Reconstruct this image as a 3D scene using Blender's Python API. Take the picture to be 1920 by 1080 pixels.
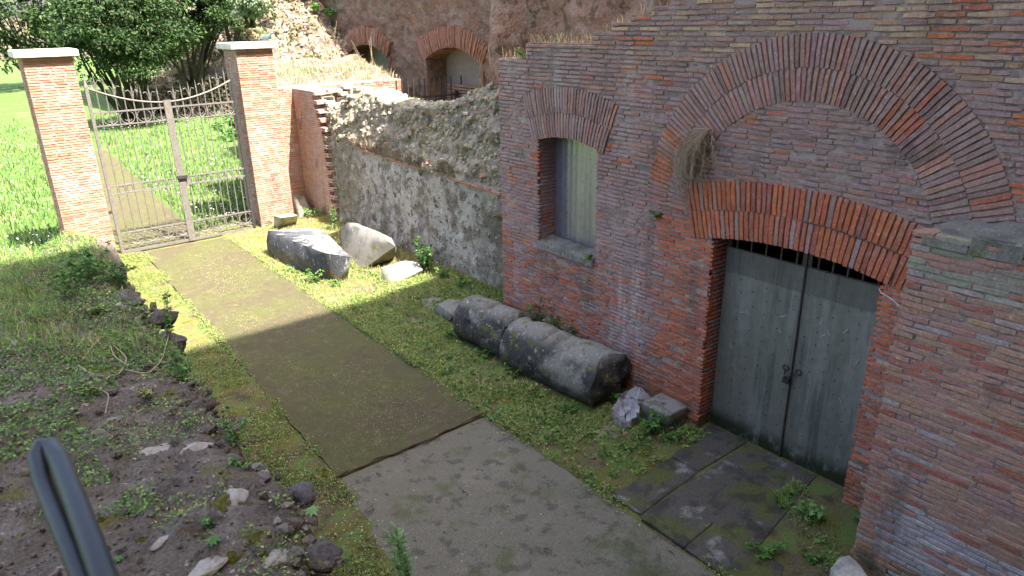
import bpy, bmesh, math, random
import numpy as np
from mathutils import Vector, Matrix, noise

random.seed(11); rng = np.random.default_rng(11)
S = bpy.context.scene; C = S.collection
for o in list(bpy.data.objects): bpy.data.objects.remove(o)

# ------------------------------------------------------------------ camera, sky, sun, exposure
H = 4.2                                            # eye height above the path
RC = np.array([[0.77946255, -0.23674897, 0.57998971], [-0.62620320, -0.26853663, 0.73195467], [-0.01754103, -0.93372266, -0.35756720]])
EYE = np.array([0, 0, H])
cam = bpy.data.objects.new('camera', bpy.data.cameras.new('camera')); C.objects.link(cam)
M = Matrix.Identity(4)
for i in range(3):
    M[i][0] = RC[i, 0]; M[i][1] = -RC[i, 1]; M[i][2] = -RC[i, 2]; M[i][3] = EYE[i]
cam.matrix_world = M
cam.data.sensor_width = 36; cam.data.lens = 1325 / 1920 * 36; cam.data.clip_start = .05; cam.data.clip_end = 3000
cam.data.dof.use_dof = True; cam.data.dof.focus_distance = 8.5; cam.data.dof.aperture_fstop = 5.0
S.camera = cam
SUN_EL, SUN_AZ = math.radians(57), math.radians(16)   # azimuth measured from -Y towards +X
sd = Vector((math.sin(SUN_AZ) * math.cos(SUN_EL), -math.cos(SUN_AZ) * math.cos(SUN_EL), math.sin(SUN_EL)))
W = bpy.data.worlds.new('World'); S.world = W; W.use_nodes = True
wn = W.node_tree; sky = wn.nodes.new('ShaderNodeTexSky'); sky.sky_type = 'NISHITA'; sky.sun_disc = False
sky.sun_elevation = SUN_EL; sky.sun_rotation = math.atan2(sd.x, sd.y); sky.air_density = 1.0; sky.dust_density = 4.0; sky.ozone_density = 1.0
bg = wn.nodes['Background']; wn.links.new(sky.outputs[0], bg.inputs[0]); bg.inputs[1].default_value = 0.15
sun = bpy.data.objects.new('sun', bpy.data.lights.new('sun', 'SUN')); C.objects.link(sun)
sun.data.energy = 5.0; sun.data.angle = math.radians(.5); sun.data.color = (1, .97, .91)
sun.rotation_euler = sd.to_track_quat('Z', 'Y').to_euler(); sun.location = (0, -20, 40)
S.view_settings.view_transform = 'Standard'; S.view_settings.look = 'None'; S.view_settings.gamma = 1
S.view_settings.exposure = 2.15
S.view_settings.use_white_balance = True; S.view_settings.white_balance_temperature = 6800; S.view_settings.white_balance_tint = 10
S.render.engine = 'CYCLES'

# ------------------------------------------------------------------ helpers
def ray(u, v): return RC @ np.array([(u - 960) / 1325, (v - 540) / 1325, 1.])
def G(u, v, z=0.): r = ray(u, v); return EYE + r * (z - H) / r[2]
def PX(u, v, x): r = ray(u, v); return EYE + r * x / r[0]
def PY(u, v, y): r = ray(u, v); return EYE + r * y / r[1]

def _h(a, b, c, s):
    n = (a * 374761393 + b * 668265263 + c * 1274126177 + s * 974711) & 0x7fffffff
    n = ((n ^ (n >> 13)) * 1103515245) & 0x7fffffff
    return ((n ^ (n >> 16)) & 0xffff) / 65535.
def vn(P, f, s=0):
    P = np.asarray(P, float) * f; i = np.floor(P).astype(np.int64); t = P - i; t = t * t * (3 - 2 * t); r = 0
    for dx in (0, 1):
        for dy in (0, 1):
            for dz in (0, 1):
                w = (t[..., 0] if dx else 1 - t[..., 0]) * (t[..., 1] if dy else 1 - t[..., 1]) * (t[..., 2] if dz else 1 - t[..., 2])
                r = r + w * _h(i[..., 0] + dx, i[..., 1] + dy, i[..., 2] + dz, s)
    return r
def fbm(P, f, o=4, s=0):
    r = 0; a = 1; n = 0
    for k in range(o): r = r + a * vn(P, f * 2 ** k, s + k * 7); n += a; a *= .5
    return r / n - .5

WM = {}                                           # world matrices of parents, so parts can be built in world space
def link(o, parent=None, mw=None):
    C.objects.link(o)
    if parent is not None:
        o.parent = parent; o.matrix_parent_inverse = WM[parent.name].inverted()
    if mw is not None: o.matrix_basis = mw
    WM[o.name] = mw.copy() if mw is not None else Matrix.Translation(o.location)
    return o
def mesh(name, V, F, m=None, smooth=False, col=None):
    V = np.asarray(V, np.float32); me = bpy.data.meshes.new(name)
    if isinstance(F, np.ndarray):
        k = F.shape[1]; me.vertices.add(len(V)); me.vertices.foreach_set('co', V.ravel())
        me.loops.add(F.size); me.loops.foreach_set('vertex_index', F.ravel().astype(np.int32))
        me.polygons.add(len(F)); me.polygons.foreach_set('loop_start', np.arange(0, F.size, k, dtype=np.int32))
        me.update(calc_edges=True); me.validate()
    else:
        me.from_pydata([tuple(map(float, v)) for v in V], [], F); me.update()
    if smooth: me.polygons.foreach_set('use_smooth', np.ones(len(me.polygons), bool))
    if col is not None:
        a = me.color_attributes.new('Col', 'FLOAT_COLOR', 'POINT')
        c = np.ones((len(V), 4), np.float32); c[:, :3] = col; a.data.foreach_set('color', c.ravel())
    if m: me.materials.append(m)
    return me
def put(name, V, F, m, parent=None, smooth=False, col=None, sharp=None, kind=None):
    V = np.array(V, float)
    if parent is None:
        org = np.array([V[:, 0].mean(), V[:, 1].mean(), V[:, 2].min()]); me = mesh(name, V - org, F, m, smooth, col)
    else: org = np.zeros(3); me = mesh(name, V, F, m, smooth, col)
    if sharp: me.set_sharp_from_angle(angle=math.radians(sharp))
    o = bpy.data.objects.new(name, me); o.location = org
    link(o, parent)
    if kind: o['kind'] = kind
    return o
def tag(o, label=None, cat=None, group=None, kind=None):
    if label: o['label'] = label
    if cat: o['category'] = cat
    if group: o['group'] = group
    if kind: o['kind'] = kind
    return o
def thing(name, label, cat, loc, group=None):
    o = bpy.data.objects.new(name, None); o.location = [float(a) for a in loc]; o.empty_display_size = .2
    link(o); return tag(o, label, cat, group)

class MB:                                          # collects shapes into one mesh
    def __init__(s): s.V = []; s.F = []; s.n = 0
    def add(s, V, F):
        V = np.asarray(V, float); s.V.append(V); s.F += [tuple(i + s.n for i in f) for f in F]; s.n += len(V); return s
    def box(s, a, b):
        a, b = np.minimum(a, b), np.maximum(a, b)
        V = [(x, y, z) for x in (a[0], b[0]) for y in (a[1], b[1]) for z in (a[2], b[2])]
        return s.add(V, [(0, 1, 3, 2), (4, 6, 7, 5), (0, 4, 5, 1), (2, 3, 7, 6), (0, 2, 6, 4), (1, 5, 7, 3)])
    def tube(s, P, r, n=6, cap=True, closed=False):
        P = np.asarray(P, float); k = len(P); r = np.broadcast_to(r, (k,)); V = []
        for i in range(k):
            if closed: t = P[(i + 1) % k] - P[i - 1]
            else: t = P[min(i + 1, k - 1)] - P[max(i - 1, 0)]
            t = t / (np.linalg.norm(t) + 1e-9); up = np.array([0, 0, 1.]) if abs(t[2]) < .9 else np.array([1., 0, 0])
            a = np.cross(t, up); a /= np.linalg.norm(a); b = np.cross(t, a)
            V += [P[i] + r[i] * (math.cos(q) * a + math.sin(q) * b) for q in np.arange(n) * 2 * math.pi / n]
        F = []
        for i in range(k if closed else k - 1):
            j = (i + 1) % k
            F += [(i * n + q, i * n + (q + 1) % n, j * n + (q + 1) % n, j * n + q) for q in range(n)]
        if cap and not closed: F += [tuple(range(n))[::-1], tuple((k - 1) * n + q for q in range(n))]
        return s.add(V, F)
    def ring(s, c, r, t, axis=1, n=14, rz=None):
        c = np.asarray(c, float); q = np.arange(n) * 2 * math.pi / n; P = np.zeros((n, 3)); o = [a for a in range(3) if a != axis]
        P[:, o[0]] = r * np.cos(q); P[:, o[1]] = (rz or r) * np.sin(q)
        return s.tube(P + c, t, 4, closed=True)
    def build(s, name, m, parent=None, smooth=False, sharp=None, kind=None, col=None):
        return put(name, np.concatenate(s.V), s.F, m, parent, smooth, col, sharp, kind)

# ------------------------------------------------------------------ materials
def mat(name, base=(.3, .3, .3), layers=(), rough=.9, bump=.3, bscale=60., bdist=.01, src=None, var=.25, vs=25., spec=.3, metal=0., trans=0., wave=None):
    m = bpy.data.materials.new(name); m.use_nodes = True; nt = m.node_tree; N = nt.nodes; L = nt.links; b = N['Principled BSDF']
    geo = N.new('ShaderNodeNewGeometry'); sep = N.new('ShaderNodeSeparateXYZ'); L.new(geo.outputs['Position'], sep.inputs[0])
    def nz(scale, detail=4, st=None, rg=.6):
        n = N.new('ShaderNodeTexNoise'); n.inputs['Scale'].default_value = scale; n.inputs['Detail'].default_value = detail; n.inputs['Roughness'].default_value = rg
        if st:
            k = N.new('ShaderNodeVectorMath'); k.operation = 'MULTIPLY'; k.inputs[1].default_value = st; L.new(geo.outputs['Position'], k.inputs[0]); L.new(k.outputs[0], n.inputs['Vector'])
        else: L.new(geo.outputs['Position'], n.inputs['Vector'])
        return n.outputs['Fac']
    def mr(v, a, c, lo=0., hi=1.):
        n = N.new('ShaderNodeMapRange'); n.interpolation_type = 'SMOOTHSTEP'; n.inputs[1].default_value = a; n.inputs[2].default_value = c; n.inputs[3].default_value = lo; n.inputs[4].default_value = hi
        L.new(v, n.inputs[0]); return n.outputs[0]
    def mul(a, c):
        n = N.new('ShaderNodeMath'); n.operation = 'MULTIPLY'; L.new(a, n.inputs[0])
        if isinstance(c, float): n.inputs[1].default_value = c
        else: L.new(c, n.inputs[1])
        return n.outputs[0]
    if src == 'OBJ': col = N.new('ShaderNodeObjectInfo').outputs['Color']
    elif src == 'COL': n = N.new('ShaderNodeVertexColor'); n.layer_name = 'Col'; col = n.outputs[0]
    else: n = N.new('ShaderNodeRGB'); n.outputs[0].default_value = (*base, 1); col = n.outputs[0]
    def mix(c1, c2, f, blend='MIX'):
        n = N.new('ShaderNodeMix'); n.data_type = 'RGBA'; n.blend_type = blend
        if isinstance(f, float): n.inputs[0].default_value = f
        else: L.new(f, n.inputs[0])
        L.new(c1, n.inputs[6])
        if isinstance(c2, tuple): n.inputs[7].default_value = (*c2, 1)
        else: L.new(c2, n.inputs[7])
        return n.outputs[2]
    for l in layers:
        f = mr(nz(l.get('s', 4.), l.get('d', 5), l.get('st')), l.get('lo', .5), l.get('hi', .6), 0., l.get('a', 1.))
        for ax, p, q in l.get('m', ()): f = mul(f, mr(sep.outputs['XYZ'.index(ax)], p, q))
        col = mix(col, l['c'], f)
    if var:
        g = N.new('ShaderNodeCombineColor'); x = mr(nz(vs, 6, None, .7), .25, .75, 1 - var, 1 + var)
        for i in range(3): L.new(x, g.inputs[i])
        col = mix(col, g.outputs[0], 1., 'MULTIPLY')
    L.new(col, b.inputs['Base Color']); b.inputs['Roughness'].default_value = rough; b.inputs['Specular IOR Level'].default_value = spec; b.inputs['Metallic'].default_value = metal
    if bump:
        bp = N.new('ShaderNodeBump'); bp.inputs['Strength'].default_value = bump; bp.inputs['Distance'].default_value = bdist
        hgt = nz(bscale, 8, None, .65)
        if wave:
            for dirn, sc in wave:
                w = N.new('ShaderNodeTexWave'); w.bands_direction = dirn; w.inputs['Scale'].default_value = sc; w.inputs['Distortion'].default_value = .6; L.new(geo.outputs['Position'], w.inputs['Vector'])
                a = N.new('ShaderNodeMath'); a.operation = 'ADD'; L.new(hgt, a.inputs[0]); L.new(w.outputs['Fac'], a.inputs[1]); hgt = a.outputs[0]
        L.new(hgt, bp.inputs['Height']); L.new(bp.outputs[0], b.inputs['Normal'])
    if trans:
        t = N.new('ShaderNodeBsdfTranslucent'); L.new(col, t.inputs[0]); ms = N.new('ShaderNodeMixShader'); ms.inputs[0].default_value = trans
        L.new(b.outputs[0], ms.inputs[1]); L.new(t.outputs[0], ms.inputs[2]); L.new(ms.outputs[0], N['Material Output'].inputs[0])
    return m

LY = lambda **k: k
brick_layers = (LY(c=(.42, .34, .325), s=1.5, lo=.5, hi=.70, a=.55, st=(1, 1.6, .6), m=(('Y', 4.3, 5.1),)), LY(c=(.34, .27, .255), s=7., lo=.5, hi=.72, a=.5), LY(c=(.10, .075, .07), s=2.3, lo=.6, hi=.74, a=.55), LY(c=(.11, .085, .075), s=13., lo=.62, hi=.76, a=.5), LY(c=(.50, .46, .45), s=45., lo=.64, hi=.72, a=.6),
                LY(c=(.52, .46, .45), s=4., lo=.44, hi=.64, a=.6, st=(1, 2.5, .5), m=(('Y', 4.6, 4.9), ('Y', 5.45, 5.1), ('Z', 2.0, 1.4))), LY(c=(.10, .08, .07), s=3., lo=.42, hi=.6, a=.65, st=(1, 2., .5), m=(('Y', 5.2, 5.6), ('Y', 6.8, 6.3), ('Z', 1.55, 1.3), ('Z', .6, 1.0))), LY(c=(.09, .075, .065), s=1.1, lo=.56, hi=.7, a=.55, st=(1, 3., .35), d=8),
                LY(c=(.06, .075, .03), s=6., lo=.4, hi=.6, a=.85, m=(('Z', .38, .06),)))
m_brick = mat('brick_single', layers=brick_layers, src='OBJ', bump=.55, bscale=70, bdist=.006, var=.3, vs=45)
m_brickj = mat('brick_joined', layers=brick_layers, src='COL', bump=.55, bscale=70, bdist=.006, var=.3, vs=45)
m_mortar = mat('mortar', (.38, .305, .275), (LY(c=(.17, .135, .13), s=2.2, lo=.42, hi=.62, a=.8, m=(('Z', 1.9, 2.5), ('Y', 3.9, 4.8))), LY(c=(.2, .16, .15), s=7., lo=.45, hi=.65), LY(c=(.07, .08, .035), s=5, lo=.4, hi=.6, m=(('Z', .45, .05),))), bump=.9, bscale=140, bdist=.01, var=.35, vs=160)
m_mortar_pale = mat('mortar_pale', (.33, .27, .235), (LY(c=(.2, .16, .13), s=6., lo=.5, hi=.7),), bump=.9, bscale=120, bdist=.008, var=.3, vs=140)
m_dark = mat('painted_shade', (.035, .032, .03), bump=0, var=0)  # near-black colour paints in the shade inside the doorway and block hole
m_ground = mat('ground_soil', (.14, .11, .06), (LY(c=(.15, .14, .03), s=2.2, lo=.42, hi=.58, a=.9), LY(c=(.06, .045, .025), s=4.2, lo=.54, hi=.66, a=.8, d=8), LY(c=(.13, .18, .045), s=3.1, lo=.46, hi=.6, a=.9), LY(c=(.30, .25, .13), s=5.5, lo=.58, hi=.7, a=.7, m=(('Y', 7., 9.5),)),
      LY(c=(.075, .14, .028), s=1.0, lo=.2, hi=.45, m=(('Y', 15.2, 17.),)), LY(c=(.18, .19, .075), s=.7, lo=.52, hi=.66, a=.7, d=8, m=(('Y', 16., 20.),)), LY(c=(.08, .15, .03), s=.35, lo=.52, hi=.62, a=.7, d=8, m=(('Y', 16., 20.),))), bump=.9, bscale=45, bdist=.03, var=.4, vs=70)
m_conc = mat('path_concrete', (.160, .145, .110), (LY(c=(.215, .195, .152), s=2., lo=.5, hi=.7, a=.6, d=9), LY(c=(.08, .073, .06), s=6., lo=.53, hi=.63, a=.75, d=9), LY(c=(.30, .28, .245), s=70., lo=.6, hi=.7, a=.6), LY(c=(.05, .045, .04), s=60., lo=.6, hi=.7, a=.6), LY(c=(.045, .05, .025), s=9., lo=.63, hi=.69, a=.85, st=(1, .6, 1), d=8), LY(c=(.085, .095, .03), s=2.6, lo=.52, hi=.70, a=.7, d=9), LY(c=(.07, .08, .035), s=1.3, lo=.42, hi=.6, a=.8, m=(('X', 3.1, 3.7), ('Y', 4.4, 3.2)))), bump=.9, bscale=90, bdist=.008, var=.5, vs=130)
m_mat = mat('coir_mat', (.115, .094, .054), (LY(c=(.115, .122, .04), s=.9, lo=.36, hi=.62, a=.75, d=8), LY(c=(.22, .18, .10), s=9., lo=.5, hi=.75, a=.6, d=8), LY(c=(.09, .065, .042), s=6., lo=.5, hi=.7, a=.5, d=8), LY(c=(.32, .36, .12), s=38., lo=.68, hi=.72, a=.7)), bump=.9, bscale=110, bdist=.008, var=.4, vs=70, wave=(('X', 16.), ('Y', 16.)))
m_matedge = mat('coir_fray', (.085, .05, .03), bump=1., bscale=150, bdist=.01, var=.5, vs=90)
m_slab = mat('wet_slab', (.085, .074, .06), (LY(c=(.24, .225, .21), s=3.5, lo=.56, hi=.66, a=.8), LY(c=(.085, .095, .022), s=2.3, lo=.48, hi=.6, a=.9), LY(c=(.035, .033, .028), s=5., lo=.5, hi=.62, a=.7)), bump=.9, bscale=30, bdist=.015, rough=.75, var=.35, vs=50)
m_stone_dark = mat('basalt_dark', (.235, .222, .195), (LY(c=(.04, .04, .042), s=1.7, lo=.36, hi=.52, a=.95, m=(('Z', .66, .50),), d=7), LY(c=(.36, .35, .31), s=17., lo=.56, hi=.68, a=.7), LY(c=(.66, .66, .62), s=9., lo=.70, hi=.715), LY(c=(.10, .115, .02), s=6., lo=.56, hi=.66, a=.8), LY(c=(.06, .065, .02), s=5., lo=.35, hi=.6, m=(('Z', .28, .02),))), bump=.8, bscale=35, bdist=.012, var=.35, vs=60)
m_marble_dark = mat('marble_blackened', (.27, .27, .265), (LY(c=(.05, .052, .06), s=2.6, lo=.46, hi=.62, a=.85, d=8), LY(c=(.16, .12, .07), s=3., lo=.5, hi=.66, a=.7, m=(('Z', .35, .1),)), LY(c=(.45, .45, .43), s=9., lo=.6, hi=.7, a=.5)), bump=1., bscale=28, bdist=.02, var=.4, vs=50)
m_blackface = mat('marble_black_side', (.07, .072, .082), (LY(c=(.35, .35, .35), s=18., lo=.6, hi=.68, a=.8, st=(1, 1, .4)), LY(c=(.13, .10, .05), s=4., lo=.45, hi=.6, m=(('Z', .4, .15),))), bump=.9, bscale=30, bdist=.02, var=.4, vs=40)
m_stone_pale = mat('stone_pale', (.45, .41, .35), (LY(c=(.2, .19, .17), s=3., lo=.52, hi=.66, a=.8), LY(c=(.16, .16, .03), s=5., lo=.6, hi=.7, a=.8), LY(c=(.6, .57, .5), s=8., lo=.6, hi=.72, a=.6)), bump=.7, bscale=40, bdist=.01, var=.25, vs=50)
m_stone_grey = mat('stone_grey', (.21, .195, .17), (LY(c=(.12, .115, .10), s=4., lo=.5, hi=.64, a=.8), LY(c=(.11, .12, .025), s=5., lo=.57, hi=.68, a=.85), LY(c=(.42, .4, .36), s=16., lo=.6, hi=.7, a=.6)), bump=.8, bscale=40, bdist=.01, var=.3, vs=60)
m_rubble = mat('rubble_core', (.34, .295, .235), (LY(c=(.16, .14, .12), s=5., lo=.46, hi=.62, a=.8), LY(c=(.13, .125, .04), s=4., lo=.52, hi=.64, a=.8), LY(c=(.48, .43, .35), s=9., lo=.6, hi=.72, a=.7), LY(c=(.34, .17, .11), s=14., lo=.66, hi=.72, a=.6)), bump=1., bscale=38, bdist=.03, var=.35, vs=40)
m_plaster = mat('rubble_plaster', (.45, .405, .365), (LY(c=(.20, .168, .135), s=3., lo=.46, hi=.60, a=.9, d=8), LY(c=(.54, .50, .465), s=2., lo=.52, hi=.68, a=.8, st=(1, 2., .7)), LY(c=(.11, .095, .08), s=8., lo=.54, hi=.64, a=.9, d=8), LY(c=(.12, .12, .045), s=4., lo=.5, hi=.62, a=.8, m=(('Z', .6, .1),)), LY(c=(.14, .13, .09), s=2., lo=.3, hi=.5, a=.75, m=(('Y', 9.6, 8.3),)), LY(c=(.14, .13, .09), s=2.5, lo=.35, hi=.5, a=.7, m=(('Y', 12.6, 13.6),))), bump=1., bscale=45, bdist=.03, var=.35, vs=40)
m_rstone = mat('rubble_stone', layers=(LY(c=(.11, .115, .03), s=7., lo=.54, hi=.64, a=.8), LY(c=(.45, .42, .37), s=15., lo=.6, hi=.7, a=.6)), src='OBJ', bump=.9, bscale=50, bdist=.015, var=.35, vs=60)
m_rstonej = mat('rubble_stone_joined', layers=(LY(c=(.11, .115, .03), s=7., lo=.54, hi=.64, a=.8), LY(c=(.45, .42, .37), s=15., lo=.6, hi=.7, a=.6)), src='COL', bump=.9, bscale=50, bdist=.015, var=.35, vs=60)
m_terra = mat('terracotta', (.33, .17, .11), (LY(c=(.3, .25, .22), s=9., lo=.5, hi=.65, a=.7),), bump=.6, bscale=60)
m_door = mat('door_sheet_metal', (.205, .207, .18), (LY(c=(.30, .303, .275), s=1.1, lo=.45, hi=.65, a=.6, st=(1, 5., .5)), LY(c=(.085, .095, .08), s=3.5, lo=.5, hi=.66, a=.6, st=(1, 4., .3), d=8), LY(c=(.03, .04, .018), s=5., lo=.35, hi=.5, a=.95, st=(1, 1.4, 1), m=(('Z', .30, .10),))), rough=.5, bump=.12, bscale=18, bdist=.01, metal=.45, spec=.5, var=.12, vs=14)
m_doorfr = mat('door_steel_frame', (.07, .06, .055), (LY(c=(.16, .075, .05), s=14., lo=.52, hi=.66, a=.7),), rough=.6, bump=.2, metal=.3)
m_rivet = mat('rivet_steel', (.03, .03, .03), rough=.5, bump=0, var=0)
m_scratch = mat('bright_scratch', (.55, .57, .57), rough=.4, bump=0, var=0)
m_wind = mat('window_sheet_metal', (.28, .28, .33), (LY(c=(.20, .205, .24), s=1., lo=.45, hi=.6, a=.7, st=(1, 9., .25)),), rough=.36, bump=.05, bscale=5, bdist=.01, metal=.6, spec=.5, var=.1, vs=8)
m_iron = mat('gate_iron', (.17, .155, .142), (LY(c=(.13, .09, .07), s=9., lo=.55, hi=.7, a=.6),), rough=.55, bump=.3, bscale=80, metal=.25)
m_irondark = mat('dark_iron', (.045, .045, .047), (LY(c=(.09, .055, .04), s=12., lo=.55, hi=.7, a=.7),), rough=.5, bump=.3, bscale=90, metal=.3)
m_rail = mat('handrail_paint', (.022, .025, .028), rough=.45, bump=.1, var=.1, spec=.5)
m_railpale = mat('rail_galvanised', (.4, .42, .44), rough=.4, bump=.1, metal=.4)
m_cap = mat('travertine', (.62, .60, .55), (LY(c=(.4, .38, .34), s=8., lo=.5, hi=.65, a=.7),), bump=.5)
m_block = mat('concrete_block', (.25, .24, .215), (LY(c=(.13, .13, .105), s=7., lo=.5, hi=.62, a=.8), LY(c=(.05, .055, .035), s=5., lo=.38, hi=.55, m=(('Z', .26, .12),)), LY(c=(.5, .49, .45), s=45., lo=.62, hi=.7, a=.6)), bump=.8, bscale=70, bdist=.006, var=.3, vs=90)
m_sack = mat('plastic_sack', (.42, .42, .45), (LY(c=(.17, .155, .13), s=6., lo=.52, hi=.66, a=.8), LY(c=(.26, .26, .29), s=3., lo=.5, hi=.62, a=.7)), rough=.42, bump=.7, bscale=14, bdist=.03, var=.2)
m_gravel = mat('spilled_grit', (.30, .25, .19), bump=1., bscale=120, bdist=.02, var=.5, vs=120)
m_earth = mat('ledge_earth', (.140, .113, .090), (LY(c=(.22, .185, .155), s=4., lo=.5, hi=.66, a=.7), LY(c=(.06, .047, .042), s=7., lo=.52, hi=.64, a=.7), LY(c=(.13, .125, .022), s=3., lo=.58, hi=.66, a=.9), LY(c=(.11, .065, .03), s=5., lo=.64, hi=.7, a=.7), LY(c=(.36, .32, .29), s=30., lo=.66, hi=.72, a=.7)), bump=1., bscale=38, bdist=.03, var=.4, vs=60)
m_ruin = mat('weathered_brick_far', (.20, .118, .085), (LY(c=(.25, .19, .15), s=1.2, lo=.46, hi=.64, a=.75), LY(c=(.12, .085, .07), s=3., lo=.48, hi=.62, a=.8, st=(1, 1, 2.5)), LY(c=(.36, .17, .11), s=2., lo=.56, hi=.68, a=.6), LY(c=(.44, .39, .33), s=9., lo=.63, hi=.7, a=.7), LY(c=(.10, .13, .05), s=1.2, lo=.5, hi=.6, a=.6, m=(('Y', 20., 21.5),))), bump=1., bscale=16, bdist=.06, var=.4, vs=22)
m_niche = mat('niche_plaster', (.21, .19, .165), (LY(c=(.17, .15, .13), s=9., lo=.6, hi=.66, a=.8), LY(c=(.2, .18, .155), s=1.5, lo=.5, hi=.65, a=.6)), bump=.6, bscale=30)
m_mound = mat('mound_rubble', (.24, .19, .145), (LY(c=(.12, .09, .068), s=2., lo=.44, hi=.58, a=.85), LY(c=(.36, .31, .24), s=4.5, lo=.55, hi=.68, a=.8), LY(c=(.09, .11, .04), s=1.2, lo=.5, hi=.62, a=.85)), bump=1., bscale=9, bdist=.15, var=.4, vs=12)
m_redruin = mat('red_ruin_core', (.33, .19, .14), (LY(c=(.40, .30, .25), s=3., lo=.5, hi=.64, a=.7), LY(c=(.13, .08, .06), s=5., lo=.52, hi=.62, a=.8), LY(c=(.4, .37, .34), s=2., lo=.62, hi=.7, a=.7, st=(1, 2.5, .4))), bump=1., bscale=22, bdist=.05, var=.35, vs=30)
m_leaf = mat('leaf', src='COL', rough=.55, bump=0, var=.2, vs=30, trans=.28, spec=.3)
m_stem = mat('stem', (.13, .12, .055), bump=0)
m_bark = mat('bark', (.035, .03, .022), bump=.5)
m_twig = mat('dry_twig', (.34, .265, .185), bump=.3, var=.3, vs=50)
m_dry = mat('dry_grass', src='COL', rough=.8, bump=0, var=.2, trans=.25)
m_bird = mat('pigeon', (.10, .12, .14), (LY(c=(.05, .13, .12), s=12., lo=.45, hi=.6),), rough=.5, bump=0)
m_wall_plain = mat('plain_brick_wall', (.30, .19, .15), (LY(c=(.2, .14, .12), s=1., lo=.45, hi=.6),), bump=.5, bscale=8, bdist=.05)
m_wire = mat('white_cable', (.6, .6, .58), bump=0, rough=.5)
m_petal = mat('petal', (.8, .78, .76), bump=0, var=.1, rough=.6)

# ------------------------------------------------------------------ bricks
def brick_variant(seed, n=5, k=1.):
    r = random.Random(seed); V = []; c = .10
    for i in range(n):
        x = -.5 + i / (n - 1); e = i in (0, n - 1); s = .965 if e else 1.
        j = lambda a: r.uniform(-a, a)
        f = (r.uniform(0, .09) + (.07 if e else 0)) * k              # front depth, 0 = proud
        y0, y1 = -.5 * s + j(.08), .5 * s + j(.08)
        V += [(x, 1, y0), (x, f + .10 * k, y0), (x + j(.012), f, y0 + c), (x + j(.012), f + j(.03) * k, y1 - c), (x, f + .10 * k, y1), (x, 1, y1)]
    F = []
    for i in range(n - 1):
        a, b = i * 6, i * 6 + 6
        F += [(a + k, b + k, b + k + 1, a + k + 1) for k in range(5)]
    F += [tuple(range(6)), tuple((n - 1) * 6 + k for k in range(5, -1, -1))]
    return np.array(V), F
BV = [brick_variant(s) for s in range(14)]; BVD = [brick_variant(s + 40, 5, .22) for s in range(14)]
BME = [mesh('brick', v, f, m_brick) for v, f in BV]; BMD = [mesh('deep_brick', v, f, m_brick) for v, f in BVD]
# local brick axes: x = along the course, y = into the wall, z = up.  y of 0 is the face, 1 the back
class Bricks:
    def __init__(s): s.L = []
    def add(s, c, U, Nn, Vv, l, d, h, col): s.L.append((np.array(c, float), np.array(U, float), np.array(Nn, float), np.array(Vv, float), l, d, h, col))
    def emit(s, parent, name='brick', limit=300, m=m_brick, mj=m_brickj, MEs=BME, VFs=BV):
        def score(b):
            dv = b[0] - EYE; D = np.linalg.norm(dv); return b[4] * b[6] / D ** 2 * abs(dv @ b[2]) / D
        L = sorted(s.L, key=score, reverse=True); rest = L[limit:]
        for b in L[:limit]:
            ME_ = BMD if (b[5] > .12 and MEs is BME) else MEs; o = bpy.data.objects.new(name, ME_[random.randrange(len(ME_))]); mw = Matrix.Identity(4)
            for i in range(3): mw[i][0] = b[1][i] * b[4]; mw[i][1] = b[2][i] * b[5]; mw[i][2] = b[3][i] * b[6]; mw[i][3] = b[0][i]
            o.color = (*b[7], 1); link(o, parent, mw)
        if rest:
            VV = []; FF = []; CC = []; n = 0
            for b in rest:
                VF_ = BVD if (b[5] > .12 and VFs is BV) else VFs; v, f = VF_[random.randrange(len(VF_))]; A = np.stack([b[1] * b[4], b[2] * b[5], b[3] * b[6]], 1)
                VV.append(v @ A.T + b[0]); CC.append(np.tile(b[7], (len(v), 1))); FF += [tuple(i + n for i in q) for q in f]; n += len(v)
            put(name + '_remainder', np.concatenate(VV), FF, mj, parent, col=np.concatenate(CC), kind='stuff')
def jit(c, a=.11):
    k = 1 + random.uniform(-a, a); return tuple(max(.01, x * k * (1 + random.uniform(-.06, .06))) for x in c)
PUR = (.315, .196, .180); ORA = (.47, .145, .070); RED = (.38, .125, .078); TAN = (.44, .29, .19); DRK = (.255, .155, .138); PNK = (.37, .188, .150)

# ================================================================== SETTING: ground, path, slabs
def nonuni(lo, a, b, hi, st, n=14):
    l = a - np.geomspace(st * 1.5, a - lo, n)[::-1]; r = b + np.geomspace(st * 1.5, hi - b, n); return np.concatenate([l, np.arange(a, b + st / 2, st), r])
gx = nonuni(-300, .6, 7.2, 400, .09); gy = nonuni(-150, 1.2, 16.5, 900, .1)
XX, YY = np.meshgrid(gx, gy, indexing='ij'); P = np.stack([XX, YY, 0 * XX], -1)
z = fbm(P, 1.3, 4, 3) * .10 + fbm(P, 7, 3, 5) * .035
xl = np.interp(YY, [0, 4.15, 5.6, 14.8, 30], [1.9, 2.02, 2.24, 2.55, 3.2]); xr = np.interp(YY, [0, 2.5, 5.6, 14.8, 30], [4.1, 4.05, 4.05, 4.16, 4.6])
inpath = (XX > xl + .02) & (XX < xr - .02); apron = (XX > 4) & (XX < 6) & (YY < 3.9) & (YY > 1.5)
z = np.where(inpath, np.minimum(z, 0) - .01, np.where(apron, z * .12 + .02, z * .7 + .03))
z = z + np.clip((XX - 5.0) / 1.3, 0, 1) * .08 * ((YY > 4.2) & (YY < 15))
z = np.where(YY > 40, z * .2, z)
nx, ny = len(gx), len(gy); idx = np.arange(nx * ny).reshape(nx, ny)
F = np.stack([idx[:-1, :-1], idx[1:, :-1], idx[1:, 1:], idx[:-1, 1:]], -1).reshape(-1, 4)
z_ground = z.copy()
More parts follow.
